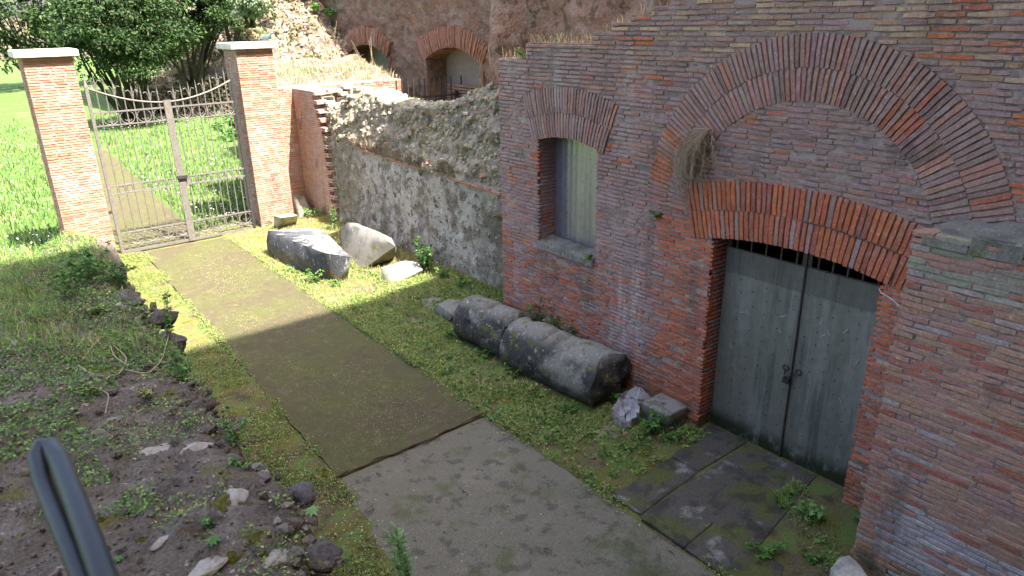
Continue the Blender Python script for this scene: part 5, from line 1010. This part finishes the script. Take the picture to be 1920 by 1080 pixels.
V, F = leaves_np(P, rdir(k, .7), rdir(k, 3.), rng.uniform(.025, .055, k), rng.uniform(.018, .034, k)); tag(put('broadleaf_weeds', V, F, m_leaf, col=cols(LG + GRN, k, .3), kind='stuff'), 'scattered broad leaved weeds in the strip right of the mat', 'weeds')

b = PX(1004, 592, 5.56); plant((5.56, b[1], .04), max(.5, b[2] + .30), .13, 9, 150, .06, LG, 'tallest weed between near drum and facade')

b = PX(1036, 616, 5.56); plant((5.56, b[1], .04), max(.5, b[2] + .30), .13, 9, 150, .06, LG, 'middle weed between near drum and facade')

b = PX(1066, 640, 5.56); plant((5.56, b[1], .04), max(.5, b[2] + .30), .13, 9, 150, .06, LG, 'rightmost weed between near drum and facade')

# loose masonry on the slope behind the pillar
V_ = []; F_ = []; C_ = []; n_ = 0
src = bpy.data.objects['rubble_bank']; pv = np.array([v.co[:] for v in src.data.vertices]) + np.array(src.location); pv = pv[(pv[:, 2] > 2.3) & (pv[:, 2] < 5.2)]
for k in range(520):
    p_ = pv[random.randrange(len(pv))]; U, Nn, Vv = rframe(); sz = random.uniform(.05, .2); A = np.stack([U * sz * 1.4, Nn * sz, Vv * sz * .7], 1); v, f = CV[random.randrange(10)]; V_.append(v @ A.T + p_); C_.append(np.tile(jit((.30, .24, .18) if random.random() < .6 else (.2, .15, .11) if random.random() < .7 else (.36, .2, .14), .2), (len(v), 1))); F_ += [tuple(i + n_ for i in q) for q in f]; n_ += len(v)
tag(put('fallen_rubble', np.concatenate(V_), F_, m_rstonej, col=np.concatenate(C_), kind='stuff'), 'loose brick and stone rubble on the slope behind the pillar', 'rubble')

# weeds creeping over the edges of mat and path
k = 12000; y_ = rng.uniform(2.2, 14.8, k); side = rng.uniform(0, 1, k) < .5; x_ = np.where(side, np.interp(y_, [2, 4.15, 5.6, 14.8], [1.93, 2.03, 2.245, 2.57]) + rng.normal(size=k) * .035, np.interp(y_, [2.4, 3.7, 5.6, 14.8], [4.02, 4.02, 4.05, 4.145]) + rng.normal(size=k) * .045)
d_ = fbm(np.stack([x_, y_ + side * 40, 0 * x_], 1), 1.6, 4, 33); ok = d_ > rng.uniform(-.12, .12, k); x_, y_ = x_[ok], y_[ok]; k = len(x_); V, F = leaves_np(np.stack([x_, y_, np.maximum(gzv(x_, y_), .03) + rng.uniform(0, .025, k)], 1), rdir(k, .5), rdir(k, 3.), rng.uniform(.012, .034, k), rng.uniform(.009, .022, k)); tag(put('edge_weeds', V, F, m_leaf, col=cols(GRN + YGR, k, .35), kind='stuff'), 'small weeds and moss creeping over the edges of mat and path', 'weeds')
for u, v, h, sp_, ns, nl, ll, pal, lab in ((905, 672, .16, .16, 8, 90, .055, LG, 'leafy weeds at the left foot of the far drum'), (960, 712, .14, .18, 8, 90, .05, LG, 'leafy weeds at the left foot of the near drum'), (1010, 748, .12, .16, 7, 80, .05, LG + YGR, 'weeds along the middle of the near drum'), (1180, 845, .08, .2, 9, 90, .045, LG, 'low weeds on the grass in front of the open sack'), (1050, 820, .07, .16, 8, 70, .045, LG, 'clover patch near the right mat corner')):
    plant(gp(u, v), h, sp_, ns, nl, ll, pal, lab)
